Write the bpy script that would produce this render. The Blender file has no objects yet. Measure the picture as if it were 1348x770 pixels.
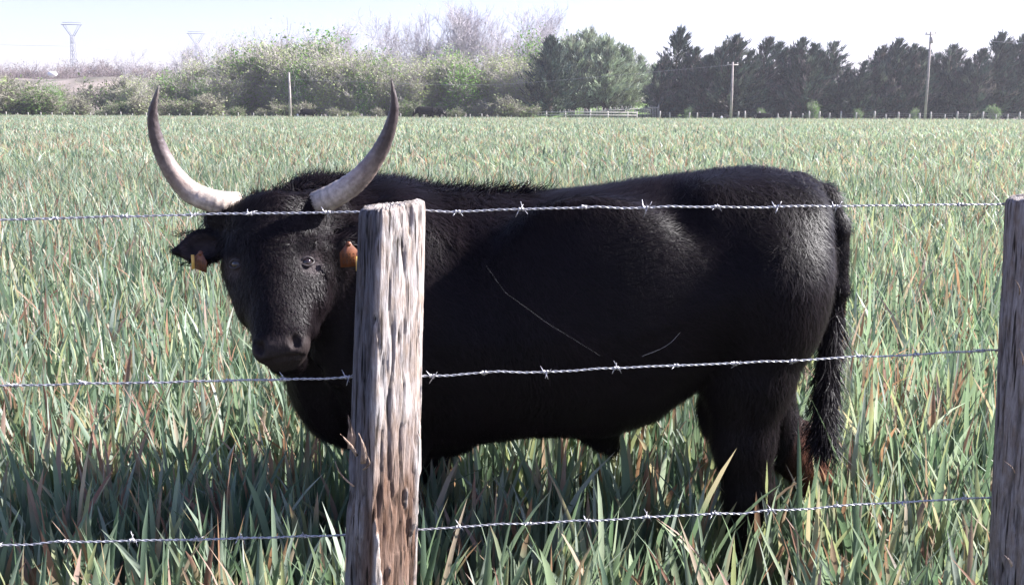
import bpy, math, random
import numpy as np
from mathutils import Vector, Matrix

# ------------------------------------------------------------------ camera, light
SC = bpy.context.scene
COL = SC.collection
F = 1400.0; CX, CY = 674.0, 385.0; EYE = 1.52
TILT = math.radians(9.8); ROLL = math.radians(0.26)
fwd = np.array([0, math.cos(TILT), -math.sin(TILT)])
up0 = np.array([0, math.sin(TILT), math.cos(TILT)]); rt0 = np.array([1.0, 0, 0])
rt = rt0*math.cos(ROLL) + up0*math.sin(ROLL)
up = up0*math.cos(ROLL) - rt0*math.sin(ROLL)
cam = bpy.data.cameras.new('camera'); co = bpy.data.objects.new('camera', cam); COL.objects.link(co)
M = Matrix(((rt[0], up[0], -fwd[0], 0), (rt[1], up[1], -fwd[1], 0), (rt[2], up[2], -fwd[2], EYE), (0, 0, 0, 1)))
co.matrix_world = M
cam.sensor_width = 36; cam.lens = 36*F/1348; cam.clip_start = 0.05; cam.clip_end = 8000
SC.camera = co
SUN_AZ = math.radians(10); SUN_EL = math.radians(38)
S = Vector((math.cos(SUN_AZ)*math.cos(SUN_EL), math.sin(SUN_AZ)*math.cos(SUN_EL), math.sin(SUN_EL)))
w = bpy.data.worlds.new('World'); SC.world = w; w.use_nodes = True
nt = w.node_tree; bg = nt.nodes['Background']
sky = nt.nodes.new('ShaderNodeTexSky'); sky.sky_type = 'NISHITA'; sky.sun_disc = False
sky.sun_elevation = SUN_EL; sky.sun_rotation = math.atan2(S.x, S.y)
sky.air_density = 1.0; sky.dust_density = .6; sky.ozone_density = 3.5
tn = nt.nodes.new('ShaderNodeMix'); tn.data_type = 'RGBA'; tn.blend_type = 'MULTIPLY'; tn.inputs[0].default_value = 1
nt.links.new(sky.outputs[0], tn.inputs[6]); tn.inputs[7].default_value = (.97, .81, .97, 1); nt.links.new(tn.outputs[2], bg.inputs[0]); bg.inputs[1].default_value = 0.075
sl = bpy.data.lights.new('sun', 'SUN'); sl.energy = 5.0; sl.angle = math.radians(0.5); sl.color = (1, 0.975, 0.95)
so = bpy.data.objects.new('sun', sl); COL.objects.link(so)
so.rotation_euler = (-S).to_track_quat('-Z', 'Y').to_euler()
SC.view_settings.view_transform = 'Standard'; SC.view_settings.look = 'None'
SC.view_settings.exposure = 1.72; SC.view_settings.gamma = 1

def W(px, py, Y):
    "world point seen at photo pixel (px,py) at world depth Y"
    d = fwd + rt*((px-CX)/F) + up*((CY-py)/F)
    return np.array([0, 0, EYE]) + d*(Y/d[1])
def XG(px, Y):
    return float(W(px, 150, Y)[0])
def HZ(py, px, Y):
    return float(W(px, py, Y)[2])

# ------------------------------------------------------------------ helpers
def vnoise(P, seed=0):
    P = np.asarray(P, float); I = np.floor(P).astype(np.int64); f = P-I; f = f*f*(3-2*f)
    def h(ix, iy, iz):
        n = (ix*374761393 + iy*668265263 + iz*2147483647 + seed*1274126177) & 0xffffffff
        n = ((n ^ (n >> 13))*1274126177) & 0xffffffff
        n = ((n ^ (n >> 15))*2246822519) & 0xffffffff
        return ((n ^ (n >> 16)) & 0xffff)/65535.0
    r = 0
    for dx in (0, 1):
        for dy in (0, 1):
            for dz in (0, 1):
                wgt = (f[..., 0] if dx else 1-f[..., 0])*(f[..., 1] if dy else 1-f[..., 1])*(f[..., 2] if dz else 1-f[..., 2])
                r = r + wgt*h(I[..., 0]+dx, I[..., 1]+dy, I[..., 2]+dz)
    return r*2-1
def fbm(P, seed=0, o=4):
    r = 0; a = 1; P = np.asarray(P, float)
    for i in range(o):
        r = r + a*vnoise(P, seed+i); P = P*2.03+11.3; a *= .5
    return r/1.9

def mesh_np(name, V, quads=None, tris=None, cols=None, mats=None, midx=None, smooth=False):
    me = bpy.data.meshes.new(name)
    V = np.asarray(V, np.float32)
    nq = 0 if quads is None else len(quads); ntr = 0 if tris is None else len(tris)
    loops = []
    if nq: loops.append(np.asarray(quads, np.int32).ravel())
    if ntr: loops.append(np.asarray(tris, np.int32).ravel())
    loops = np.concatenate(loops)
    me.vertices.add(len(V)); me.vertices.foreach_set('co', V.ravel())
    me.loops.add(len(loops)); me.loops.foreach_set('vertex_index', loops)
    me.polygons.add(nq+ntr)
    ls = np.concatenate([np.arange(nq)*4, nq*4+np.arange(ntr)*3]).astype(np.int32)
    me.polygons.foreach_set('loop_start', ls)
    if midx is not None: me.polygons.foreach_set('material_index', np.asarray(midx, np.int32))
    if smooth: me.polygons.foreach_set('use_smooth', np.ones(nq+ntr, bool))
    for m in (mats or []): me.materials.append(m)
    if cols is not None:
        a = me.color_attributes.new('tint', 'FLOAT_COLOR', 'POINT')
        c = np.ones((len(V), 4), np.float32); c[:, :3] = cols
        a.data.foreach_set('color', c.ravel())
    me.update(calc_edges=True); me.validate()
    return me
def link(name, me, parent=None, loc=None):
    o = bpy.data.objects.new(name, me); COL.objects.link(o)
    if parent is not None: o.parent = parent
    if loc is not None: o.location = loc
    return o
def tag(o, label=None, cat=None, group=None, kind=None):
    if label: o['label'] = label
    if cat: o['category'] = cat
    if group: o['group'] = group
    if kind: o['kind'] = kind
    return o
def empty(name, loc=(0, 0, 0)):
    o = bpy.data.objects.new(name, None); COL.objects.link(o); o.location = loc; o.empty_display_size = .1
    return o
def copy_tree(o, parent=None):
    c = o.copy(); COL.objects.link(c); c.parent = parent
    for ch in list(o.children):
        copy_tree(ch, c)
    return c
ORD = ['leftmost', 'second', 'third', 'fourth', 'fifth', 'sixth', 'seventh', 'eighth', 'ninth', 'tenth', 'eleventh', 'twelfth', 'thirteenth',
       'fourteenth', 'fifteenth', 'sixteenth', 'seventeenth', 'eighteenth', 'nineteenth', 'twentieth', 'twenty-first', 'twenty-second',
       'twenty-third', 'twenty-fourth', 'twenty-fifth', 'twenty-sixth', 'twenty-seventh', 'twenty-eighth', 'twenty-ninth', 'thirtieth',
       'thirty-first', 'thirty-second', 'thirty-third', 'thirty-fourth', 'thirty-fifth', 'thirty-sixth', 'thirty-seventh', 'thirty-eighth',
       'thirty-ninth', 'fortieth', 'forty-first', 'forty-second', 'forty-third', 'forty-fourth', 'forty-fifth', 'forty-sixth', 'forty-seventh', 'forty-eighth', 'forty-ninth', 'fiftieth']
def ordl(i, what):
    return ('leftmost ' + what) if i == 0 else ORD[i] + ' ' + what + ' from the left'

class NB:
    "small node-material builder"
    def __init__(s, name):
        s.m = bpy.data.materials.new(name); s.m.use_nodes = True; s.t = s.m.node_tree; s.n = s.t.nodes
        s.b = s.n['Principled BSDF']; s.out = s.n['Material Output']
    def new(s, typ, **kw):
        n = s.n.new(typ)
        for k, v in kw.items(): setattr(n, k, v)
        return n
    def L(s, a, b): s.t.links.new(a, b)
    def set(s, **kw):
        for k, v in kw.items(): s.b.inputs[k.replace('_', ' ')].default_value = v
    def coords(s, scale=(1, 1, 1), kind='Object'):
        tc = s.new('ShaderNodeTexCoord'); mp = s.new('ShaderNodeMapping'); mp.inputs['Scale'].default_value = scale
        s.L(tc.outputs[kind], mp.inputs[0]); return mp.outputs[0]
    def noise(s, vec, scale, detail=4, rough=.55):
        n = s.new('ShaderNodeTexNoise'); n.inputs['Scale'].default_value = scale; n.inputs['Detail'].default_value = detail
        n.inputs['Roughness'].default_value = rough; s.L(vec, n.inputs['Vector']); return n.outputs['Fac']
    def ramp(s, fac, stops):
        r = s.new('ShaderNodeValToRGB'); e = r.color_ramp.elements
        while len(e) < len(stops): e.new(.5)
        for i, (p, c) in enumerate(stops):
            e[i].position = p; e[i].color = (*c, 1)
        s.L(fac, r.inputs[0]); return r.outputs[0]
    def mixc(s, fac, a, b, mode='MIX'):
        m = s.new('ShaderNodeMix', data_type='RGBA', blend_type=mode)
        if isinstance(fac, (int, float)): m.inputs[0].default_value = fac
        else: s.L(fac, m.inputs[0])
        for k, v in ((6, a), (7, b)):
            if isinstance(v, tuple): m.inputs[k].default_value = (*v, 1)
            else: s.L(v, m.inputs[k])
        return m.outputs[2]
    def attr(s):
        a = s.new('ShaderNodeAttribute'); a.attribute_name = 'tint'; return a.outputs['Color']
    def bump(s, h, strength=.5, dist=.01):
        b = s.new('ShaderNodeBump'); b.inputs['Strength'].default_value = strength; b.inputs['Distance'].default_value = dist
        s.L(h, b.inputs['Height']); s.L(b.outputs[0], s.b.inputs['Normal'])
def leafmat(name, transl=.35, rough=.45, spec=.4):
    m = NB(name); c = m.attr()
    m.L(c, m.b.inputs['Base Color']); m.set(Roughness=rough); m.b.inputs['Specular IOR Level'].default_value = spec
    tr = m.new('ShaderNodeBsdfTranslucent'); m.L(m.mixc(.6, c, (1.3, 1.4, .95), 'MULTIPLY'), tr.inputs[0])
    mx = m.new('ShaderNodeMixShader'); mx.inputs[0].default_value = transl
    m.L(m.b.outputs[0], mx.inputs[1]); m.L(tr.outputs[0], mx.inputs[2]); m.L(mx.outputs[0], m.out.inputs[0])
    return m.m
def tintmat(name, rough=.8, spec=.2):
    m = NB(name); m.L(m.attr(), m.b.inputs['Base Color']); m.set(Roughness=rough); m.b.inputs['Specular IOR Level'].default_value = spec
    return m.m
def plainmat(name, col, rough=.7, metal=0, nscale=0, var=.3):
    m = NB(name); m.set(Roughness=rough, Metallic=metal)
    if nscale:
        v = m.coords(); n = m.noise(v, nscale)
        m.L(m.ramp(n, [(.3, tuple(c*(1-var) for c in col)), (.7, tuple(c*(1+var) for c in col))]), m.b.inputs['Base Color'])
    else: m.b.inputs['Base Color'].default_value = (*col, 1)
    return m.m

def tubes(P, R, n=6, closed=True):
    "one tube along points P with radii R -> V, quads, tris"
    P = np.asarray(P, float); R = np.asarray(R, float)*np.ones(len(P))
    T = np.gradient(P, axis=0); T /= np.linalg.norm(T, axis=1)[:, None]+1e-12
    ref = np.array([0, 0, 1.0]) if abs(T[0, 2]) < .9 else np.array([1.0, 0, 0])
    V = []; u = np.cross(T[0], ref); u /= np.linalg.norm(u)
    for i in range(len(P)):
        u = u-T[i]*np.dot(u, T[i]); u /= np.linalg.norm(u); v = np.cross(T[i], u)
        a = np.arange(n)*2*math.pi/n
        V.append(P[i]+R[i]*(np.cos(a)[:, None]*u+np.sin(a)[:, None]*v))
    V = np.concatenate(V); Q = []
    for i in range(len(P)-1):
        for k in range(n):
            Q.append((i*n+k, i*n+(k+1) % n, (i+1)*n+(k+1) % n, (i+1)*n+k))
    T3 = []
    if closed:
        for k in range(1, n-1):
            T3.append((0, k+1, k)); b = (len(P)-1)*n; T3.append((b, b+k, b+k+1))
    return V, np.array(Q), np.array(T3).reshape(-1, 3)
class MB:
    "accumulates shapes into one mesh"
    def __init__(s): s.V = []; s.Q = []; s.T = []; s.n = 0
    def add(s, V, Q=None, T=None):
        s.V.append(np.asarray(V, float))
        if Q is not None and len(Q): s.Q.append(np.asarray(Q)+s.n)
        if T is not None and len(T): s.T.append(np.asarray(T)+s.n)
        s.n += len(V); return s
    def tube(s, P, R, n=6): return s.add(*tubes(P, R, n))
    def box(s, c, d, rz=0):
        c = np.array(c, float); d = np.array(d, float)/2
        V = np.array([(x, y, z) for z in (-1, 1) for y in (-1, 1) for x in (-1, 1)])*d
        if rz:
            R = np.array([[math.cos(rz), -math.sin(rz), 0], [math.sin(rz), math.cos(rz), 0], [0, 0, 1]]); V = V@R.T
        Q = [(0, 2, 3, 1), (4, 5, 7, 6), (0, 1, 5, 4), (2, 6, 7, 3), (0, 4, 6, 2), (1, 3, 7, 5)]
        return s.add(V+c, Q)
    def mesh(s, name, mat, smooth=False, cols=None):
        return mesh_np(name, np.concatenate(s.V), np.concatenate(s.Q) if s.Q else None, np.concatenate(s.T) if s.T else None, cols, [mat], None, smooth)
def catmull(P, n=10):
    P = np.asarray(P, float); Q = np.vstack([2*P[0]-P[1], P, 2*P[-1]-P[-2]]); out = []
    for i in range(1, len(Q)-2):
        for t in np.arange(n)/n:
            out.append(.5*((2*Q[i])+(-Q[i-1]+Q[i+1])*t+(2*Q[i-1]-5*Q[i]+4*Q[i+1]-Q[i+2])*t*t+(-Q[i-1]+3*Q[i]-3*Q[i+1]+Q[i+2])*t**3))
    out.append(P[-1]); return np.array(out)

# ------------------------------------------------------------------ signed distance modelling
class Field:
    def __init__(s, lo, hi, h):
        s.lo = np.array(lo, float); s.h = h; s.n = np.ceil((np.array(hi)-s.lo)/h).astype(int)+1
        s.D = np.full(s.n, .3, np.float32)
    def sub(s, lo, hi):
        a = np.clip(np.floor((np.array(lo)-s.lo)/s.h).astype(int), 0, s.n); b = np.clip(np.ceil((np.array(hi)-s.lo)/s.h).astype(int)+1, 0, s.n)
        sl_ = tuple(slice(int(x), int(y)) for x, y in zip(a, b))
        ax = [s.lo[i]+np.arange(a[i], b[i])*s.h for i in range(3)]
        return sl_, ax[0][:, None, None], ax[1][None, :, None], ax[2][None, None, :]
    def put(s, sl_, d, k, mode=1):
        a = s.D[sl_]
        if mode == 1:
            h = np.clip(.5+.5*(a-d)/k, 0, 1); s.D[sl_] = a*(1-h)+d*h-k*h*(1-h)
        else:
            h = np.clip(.5-.5*(a+d)/k, 0, 1); s.D[sl_] = a*(1-h)-d*h+k*h*(1-h)
    def cone(s, a, b, ra, rb, k=.03, mode=1, sy=1.0):
        a = np.array(a, float); b = np.array(b, float); m = max(ra, rb)/min(sy, 1)+k+.02
        sl_, X, Y, Z = s.sub(np.minimum(a, b)-m, np.maximum(a, b)+m)
        ab = b-a; L2 = (ab**2).sum()
        t = np.clip(((X-a[0])*ab[0]+(Y-a[1])*ab[1]+(Z-a[2])*ab[2])/L2, 0, 1)
        dx = X-a[0]-t*ab[0]; dy = (Y-a[1]-t*ab[1])*sy; dz = Z-a[2]-t*ab[2]
        s.put(sl_, np.sqrt(dx*dx+dy*dy+dz*dz)-(ra+(rb-ra)*t), k, mode)
    def ell(s, c, r, R=None, k=.03, mode=1):
        c = np.array(c, float); r = np.array(r, float); m = r.max()+k+.02
        sl_, X, Y, Z = s.sub(c-m, c+m)
        if R is None: R = np.eye(3)
        u = [((X-c[0])*R[i][0]+(Y-c[1])*R[i][1]+(Z-c[2])*R[i][2])/r[i] for i in range(3)]
        k0 = np.sqrt(u[0]**2+u[1]**2+u[2]**2)
        k1 = np.sqrt((u[0]/r[0])**2+(u[1]/r[1])**2+(u[2]/r[2])**2)+1e-9
        s.put(sl_, k0*(k0-1)/k1, k, mode)
    def chain(s, pts, rr, k=.03, sy=1.0):
        for i in range(len(pts)-1): s.cone(pts[i], pts[i+1], rr[i], rr[i+1], k, 1, sy)
    def mesh(s):
        D = s.D; neg = D < 0
        c = [neg[dx:D.shape[0]-1+dx, dy:D.shape[1]-1+dy, dz:D.shape[2]-1+dz] for dx in (0, 1) for dy in (0, 1) for dz in (0, 1)]
        al = c[0].copy(); an = c[0].copy()
        for q in c[1:]: al &= q; an |= q
        act = an & ~al; idx = np.argwhere(act); N = len(idx)
        vid = np.full(act.shape, -1, np.int32); vid[act] = np.arange(N)
        off = np.array([(dx, dy, dz) for dx in (0, 1) for dy in (0, 1) for dz in (0, 1)])
        val = np.stack([D[idx[:, 0]+o[0], idx[:, 1]+o[1], idx[:, 2]+o[2]] for o in off], 1)
        acc = np.zeros((N, 3)); cnt = np.zeros(N)
        for i in range(8):
            for j in range(i+1, 8):
                if abs(off[i]-off[j]).sum() != 1: continue
                m = (val[:, i] < 0) != (val[:, j] < 0)
                t = val[m, i]/(val[m, i]-val[m, j])
                acc[m] += off[i]+t[:, None]*(off[j]-off[i]); cnt[m] += 1
        V = s.lo+(idx+acc/cnt[:, None])*s.h
        Q = []
        for ax in range(3):
            o = [0, 0, 0]; o[ax] = 1
            A = neg[:D.shape[0]-o[0], :D.shape[1]-o[1], :D.shape[2]-o[2]]; B = neg[o[0]:, o[1]:, o[2]:]
            e = np.argwhere(A != B); fl = A[e[:, 0], e[:, 1], e[:, 2]]
            b, c2 = [(1, 2), (2, 0), (0, 1)][ax]
            ok = (e[:, b] > 0) & (e[:, c2] > 0) & (e[:, b] < D.shape[b]-1) & (e[:, c2] < D.shape[c2]-1)
            e = e[ok]; fl = fl[ok]
            def g(db, dc):
                q = e.copy(); q[:, b] -= db; q[:, c2] -= dc; return vid[q[:, 0], q[:, 1], q[:, 2]]
            q = np.stack([g(1, 1), g(0, 1), g(0, 0), g(1, 0)], 1)
            q[~fl] = q[~fl][:, ::-1]; Q.append(q)
        return V, np.concatenate(Q)

def vert_normals(V, Q):
    n = np.cross(V[Q[:, 2]]-V[Q[:, 0]], V[Q[:, 3]]-V[Q[:, 1]]); N = np.zeros_like(V)
    for i in range(4): np.add.at(N, Q[:, i], n)
    return N/(np.linalg.norm(N, axis=1)[:, None]+1e-12)
#@@ROOT
# ------------------------------------------------------------------ ground and far land
m = NB('soil'); v = m.coords(kind='Object')
m.L(m.ramp(m.noise(v, 3.0, 8), [(.3, (.05, .042, .028)), (.7, (.13, .11, .07))]), m.b.inputs['Base Color']); m.set(Roughness=.95)
m.bump(m.noise(v, 25, 5), .6, .03)
SOIL = m.m
gv = [(-3500, -60, 0), (3500, -60, 0), (3500, 6000, 0), (-3500, 6000, 0)]
tag(link('field_ground', mesh_np('field_ground', gv, [(0, 1, 2, 3)], mats=[SOIL])), kind='structure')
m = NB('meadow_grass'); v = m.coords()
m.L(m.ramp(m.noise(v, .35, 8), [(.3, (.07, .13, .025)), (.7, (.14, .22, .05))]), m.b.inputs['Base Color']); m.set(Roughness=.95)
MEADOW = m.m
def patch(name, x0, x1, y0, y1, zf, mat, nx=60, ny=30):
    X, Y = np.meshgrid(np.linspace(x0, x1, nx), np.linspace(y0, y1, ny)); Z = zf(X, Y)
    i = np.arange(nx*ny).reshape(ny, nx)
    Q = np.stack([i[:-1, :-1], i[:-1, 1:], i[1:, 1:], i[1:, :-1]], -1).reshape(-1, 4)
    return tag(link(name, mesh_np(name, np.stack([X, Y, Z], -1).reshape(-1, 3), Q, mats=[mat], smooth=True)), kind='structure')
def zmeadow(X, Y):
    return .004 + 2.9*np.clip((Y-146)/22, 0, 1)**1.2*np.exp(-((X-17)/9)**2)
patch('meadow', -110, 110, 137, 190, zmeadow, MEADOW)
m = NB('bare_slope'); v = m.coords()
n = m.noise(v, .09, 6)
m.L(m.ramp(n, [(.38, (.09, .08, .055)), (.52, (.17, .14, .115)), (.68, (.30, .24, .21))]), m.b.inputs['Base Color']); m.set(Roughness=1)
SLOPE = m.m
def zhill(X, Y):
    return .01+8*np.exp(-((X+97)/26)**2-((Y-275)/40)**2)+8*np.exp(-((X+140)/30)**2-((Y-290)/40)**2)+.8*fbm(np.stack([X/9, Y/9, X*0], -1), 5)*(np.exp(-((X+100)/40)**2-((Y-275)/45)**2))
patch('hill', -260, 40, 200, 380, zhill, SLOPE, 90, 60)

# ------------------------------------------------------------------ the grass
GRASS = leafmat('grass_blade', .42, .48, .35)
def blades(rng, xy, h, wd, ns, fold, lean=.35, dry=.12, bright=1.0, zbase=0.0, tilt0=.075):
    n = len(xy); ph = rng.uniform(0, 2*math.pi, n); ln = np.abs(rng.normal(lean, lean*.6, n)); tl = rng.normal(0, tilt0, (n, 2))
    t = np.linspace(0, 1, ns+1)[None, :]
    kink = rng.random(n) < .07
    bend = t**(1.9+rng.uniform(0, 1.5, n)[:, None])
    bend = np.where(kink[:, None], np.clip(t-.62, 0, 1)*2.4, bend)
    hor = ln[:, None]*h[:, None]*bend
    z = h[:, None]*(t-.28*ln[:, None]*bend*np.where(kink, 3.0, 1.0)[:, None])
    Px = xy[:, 0:1]+np.cos(ph)[:, None]*hor+tl[:, 0:1]*h[:, None]*t
    Py = xy[:, 1:2]+np.sin(ph)[:, None]*hor+tl[:, 1:2]*h[:, None]*t
    P = np.stack([Px, Py, np.maximum(z+zbase, .01)], -1)
    rot = ph+math.pi/2+rng.normal(0, .5, n); tw = rng.normal(0, .8, n)
    a = rot[:, None]+tw[:, None]*t
    wp = np.where(t < .3, .65+.35*t/.3, np.clip((1-t)/.7, 0, 1)**.48)
    half = wd[:, None]*.5*wp
    side = np.stack([np.cos(a), np.sin(a), 0*a], -1)*half[..., None]
    nrm = np.stack([-np.sin(a), np.cos(a), .2+0*a], -1)*(half*.35)[..., None]
    if fold: V = np.stack([P-side+nrm, P, P+side+nrm], 2); k = 3
    else: V = np.stack([P-side, P+side], 2); k = 2
    i0 = np.arange(n)[:, None, None]*(ns+1)*k + np.arange(ns)[None, :, None]*k + np.arange(k-1)[None, None, :]
    Q = np.stack([i0, i0+1, i0+k+1, i0+k], -1).reshape(-1, 4)
    # colours
    u = rng.random(n)
    g1 = np.array([.235, .30, .215]); g2 = np.array([.11, .17, .11]); g3 = np.array([.42, .46, .40]); gy = np.array([.36, .38, .22])
    c = g1+(g2-g1)*rng.random((n, 1)); s3 = rng.random(n) < .35; c[s3] = g1+(g3-g1)*rng.random((s3.sum(), 1))
    s4 = rng.random(n) < .10; c[s4] = gy
    pn = fbm(np.stack([xy[:, 0]/1.7, xy[:, 1]/2.6, xy[:, 0]*0], -1), 3, 3)
    dd = u < dry*(1+1.3*pn)
    dcol = np.array([[.36, .20, .14], [.47, .38, .28], [.30, .17, .13], [.42, .29, .24]])[rng.integers(0, 4, n)]
    tipd = rng.random(n) < .20
    cc = np.repeat(c[:, None, :], ns+1, 1)*(1+.18*pn[:, None, None])
    full = dd & (rng.random(n) < .55)
    cc[full] = dcol[full][:, None, :]
    part = (dd & ~full) | tipd
    st = rng.uniform(.45, .95, n)[:, None]
    f = np.clip((t-st)*6, 0, 1)*part[:, None]
    cc = cc*(1-f[..., None])+dcol[:, None, :]*f[..., None]
    base = np.clip(1-t*3.0, 0, 1)[..., None]*.5*np.ones((n, 1, 1))
    cc = cc*(1-base)+np.array([.33, .31, .16])*base
    cc = cc*bright*rng.uniform(.8, 1.2, n)[:, None, None]
    C = np.repeat(cc[:, :, None, :], k, 2).reshape(-1, 3)
    return V.reshape(-1, 3), Q, C
def scatter(rng, y0, y1, dens, marg=1.0):
    "uniform points in the view wedge"
    A = .50*(y1**2-y0**2)+2*marg*(y1-y0); n = int(A*dens*1.02); out = []
    hw = .50*y1+marg; x = rng.uniform(-hw, hw, int(n*2.4)); y = rng.uniform(y0, y1, int(n*2.4))
    k = np.abs(x) < .50*y+marg; return np.stack([x[k], y[k]], 1)[:n]
def hmap(xy):
    nn = fbm(np.stack([xy[:, 0]/2.2, xy[:, 1]/2.2, xy[:, 0]*0], -1), 21, 3)
    return 1+.22*nn
def grass_band(name, specs, seed):
    rng = np.random.default_rng(seed); VV = []; QQ = []; CC = []; n0 = 0
    for (y0, y1, dens, hm, wm, ns, fold, lean, dry, br, marg) in specs:
        xy = scatter(rng, y0, y1, dens, marg); n = len(xy)
        h = hm*hmap(xy)*np.clip(rng.normal(1, .17, n), .45, 1.5)
        if y1 < 7:   # trodden and lower round the animal and along the fence
            x, y = xy[:, 0], xy[:, 1]
            d = np.maximum(np.abs(x-.2)-.8, 0)**2+np.maximum(np.abs(y-3.0)-.35, 0)**2
            h *= 1-.20*np.exp(-d/.06)
            fy = 2.09+.128*x
            h *= 1-.10*np.exp(-((y-fy)/.3)**2)
            pl = rng.integers(0, n//5, n); xy = xy[pl]+rng.normal(0, .014, (n, 2)); h = h*.75+h[pl]*.25
            tall = rng.random(n) < .03; h[tall] *= 1.2
            h = np.where(y < 1.9, h*.8, h)
        wd = wm*np.clip(rng.normal(1, .25, n), .4, 1.8)
        V, Q, C = blades(rng, xy, h, wd, ns, fold, lean, dry, br)
        VV.append(V); QQ.append(Q+n0); CC.append(C); n0 += len(V)
    me = mesh_np(name, np.concatenate(VV), np.concatenate(QQ), None, np.concatenate(CC), [GRASS], None, True)
    return link(name, me)
g = grass_band('tall_grass', [
    (1.15, 4.2, 850, .50, .024, 8, True, .16, .11, .95, 1.2), (1.15, 4.2, 450, .27, .019, 4, True, .5, .30, .65, 1.2),
    (4.2, 9, 560, .50, .021, 5, False, .19, .12, 1.0, 1.2), (9, 20, 320, .50, .024, 4, False, .3, .13, 1.0, 1.0),
    (20, 45, 100, .50, .045, 3, False, .5, .16, 1.1, 1.0), (45, 137, 26, .50, .065, 3, False, .6, .11, 1.18, 2.0)], 7)
tag(g, 'tall pale green cereal leaves with dry rusty tips filling the field', 'grass', kind='stuff')
# ------------------------------------------------------------------ the bull
YB = 3.15
m = NB('bull_hide'); v = m.coords(); at = m.attr()
n = m.noise(v, 90, 5)
m.L(m.mixc(.6, at, m.ramp(n, [(.3, (.55, .55, .55)), (.7, (1, 1, 1))]), 'MULTIPLY'), m.b.inputs['Base Color'])
m.set(Roughness=.6); m.b.inputs['Specular IOR Level'].default_value = .12
mv = m.coords((1, 1, .35)); m.bump(m.noise(mv, 160, 4), .5, .006)
HIDE = m.m
m = NB('bull_hair'); m.L(m.attr(), m.b.inputs['Base Color']); m.set(Roughness=.46); m.b.inputs['Specular IOR Level'].default_value = .12
HAIR = m.m
def build_bull():
    G = Field((-.98, 2.42, 0.0), (1.06, 3.66, 1.42), .0065)
    P = lambda x, y, Y=YB: W(x, y, Y)
    # trunk as stations along X
    st = np.array([  # px, top, bottom, half width, flank centre shift
        (392, 400, 440, .04), (402, 330, 520, .12), (420, 285, 556, .19), (450, 257, 568, .25), (500, 246, 580, .29), (560, 247, 584, .32), (620, 252, 575, .35),
        (680, 253, 566, .375), (740, 249, 562, .39), (800, 243, 562, .385), (860, 235, 545, .36), (920, 226, 500, .34),
        (960, 221, 480, .335), (1000, 222, 490, .325), (1040, 231, 470, .29), (1066, 249, 440, .23), (1082, 285, 400, .15), (1090, 330, 370, .04)], float)
    sx = np.array([P(a[0], (a[1]+a[2])/2)[0] for a in st])
    zt = np.array([P(a[0], a[1])[2] for a in st]); zb = np.array([P(a[0], a[2])[2] for a in st]); hw = st[:, 3]
    xi = np.linspace(sx[0], sx[-1], 400)
    def sm(y):
        r = np.interp(xi, sx, y); k = np.hanning(31); k /= k.sum(); p = np.pad(r, 15, mode='edge'); return np.convolve(p, k, 'valid')
    zt_, zb_, hw_ = sm(zt), sm(zb), sm(hw)
    sl_, X, Y, Z = G.sub((-.98, 2.42, .3), (1.06, 3.66, 1.42))
    x1 = X.ravel(); T = np.interp(x1, xi, zt_); B = np.interp(x1, xi, zb_); H = np.interp(x1, xi, hw_)
    zc = ((T+B)/2)[:, None, None]; hh = ((T-B)/2)[:, None, None]; H3 = H[:, None, None]
    vv = (Z-zc)/hh
    # narrower along the spine, fullest just below mid-height
    prof = 1-.16*np.clip(vv, 0, 1)**1.0 - .03*np.clip(-vv, 0, 1)
    q = (np.abs((Y-YB)/(H3*prof))**2.25+np.abs(vv)**2.3)**(1/2.25)
    d = (q-1)*np.minimum(H3, hh)*.9
    ex = np.maximum(xi[0]-X, X-xi[-1]); d = np.maximum(d, ex).astype(np.float32)
    G.put(sl_, d, .02)
    # shoulder, ribs, hips
    for s in (-1, 1):
        Ys = YB+s*.19
        G.ell(P(520, 400, Ys), (.17, .16, .30), k=.08)
        G.cone(P(505, 300, YB+s*.10), P(500, 480, YB+s*.22), .11, .14, .08)
        G.ell(P(1005, 385, YB+s*.17), (.17, .165, .24), k=.07)
        G.cone(P(935, 275, YB+s*.17), P(1050, 290, YB+s*.12), .065, .06, .09)
        G.ell(P(772, 335, YB+s*.28), (.20, .065, .16), k=.12)
    G.ell(P(450, 500, YB-.02), (.13, .19, .15), k=.08)
    G.chain([P(430, 545, YB), P(520, 580, YB), P(600, 572, YB)], [.06, .06, .05], .07)
    # neck swinging round to the camera
    G.cone(P(500, 345, YB), P(425, 330, 2.98), .222, .155, .08)
    G.cone(P(420, 322, 2.98), P(372, 322, 2.87), .160, .13, .06)
    G.cone(P(470, 420, 3.10), P(408, 385, 2.93), .22, .13, .08)
    G.cone(P(440, 500, 3.08), P(402, 440, 2.93), .13, .075, .07)
    G.cone(P(480, 272, YB), P(412, 264, 2.98), .06, .05, .06)
    # folds of the neck
    for k_, (xa, ya, xb, yb) in enumerate([(430, 330, 418, 470), (452, 320, 436, 500)]):
        G.cone(P(xa, ya, 2.80), P(xb, yb, 2.82), .012, .012, .05)
    # hind legs
    def hind(Yl, pts, rr):
        G.chain([P(x, y, Yl) for x, y in pts], rr, .035)
    hind(YB-.17, [(1002, 370), (984, 490), (978, 575), (984, 652), (978, 745), (974, 805)], [.178, .132, .088, .066, .050, .058])
    hind(YB+.17, [(1004, 370), (985, 500), (1030, 582), (1070, 634), (1062, 740), (1050, 805)], [.178, .135, .074, .052, .045, .055])
    G.cone(P(1062, 560, YB+.14), P(1082, 628, YB+.15), .014, .022, .03)
    # hooves
    for (x, y, Yl) in [(966, 822, YB-.17), (1044, 822, YB+.17), (512, 822, YB-.16), (558, 822, YB+.16)]:
        G.ell(P(x, y, Yl), (.075, .055, .045), k=.02)
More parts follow.
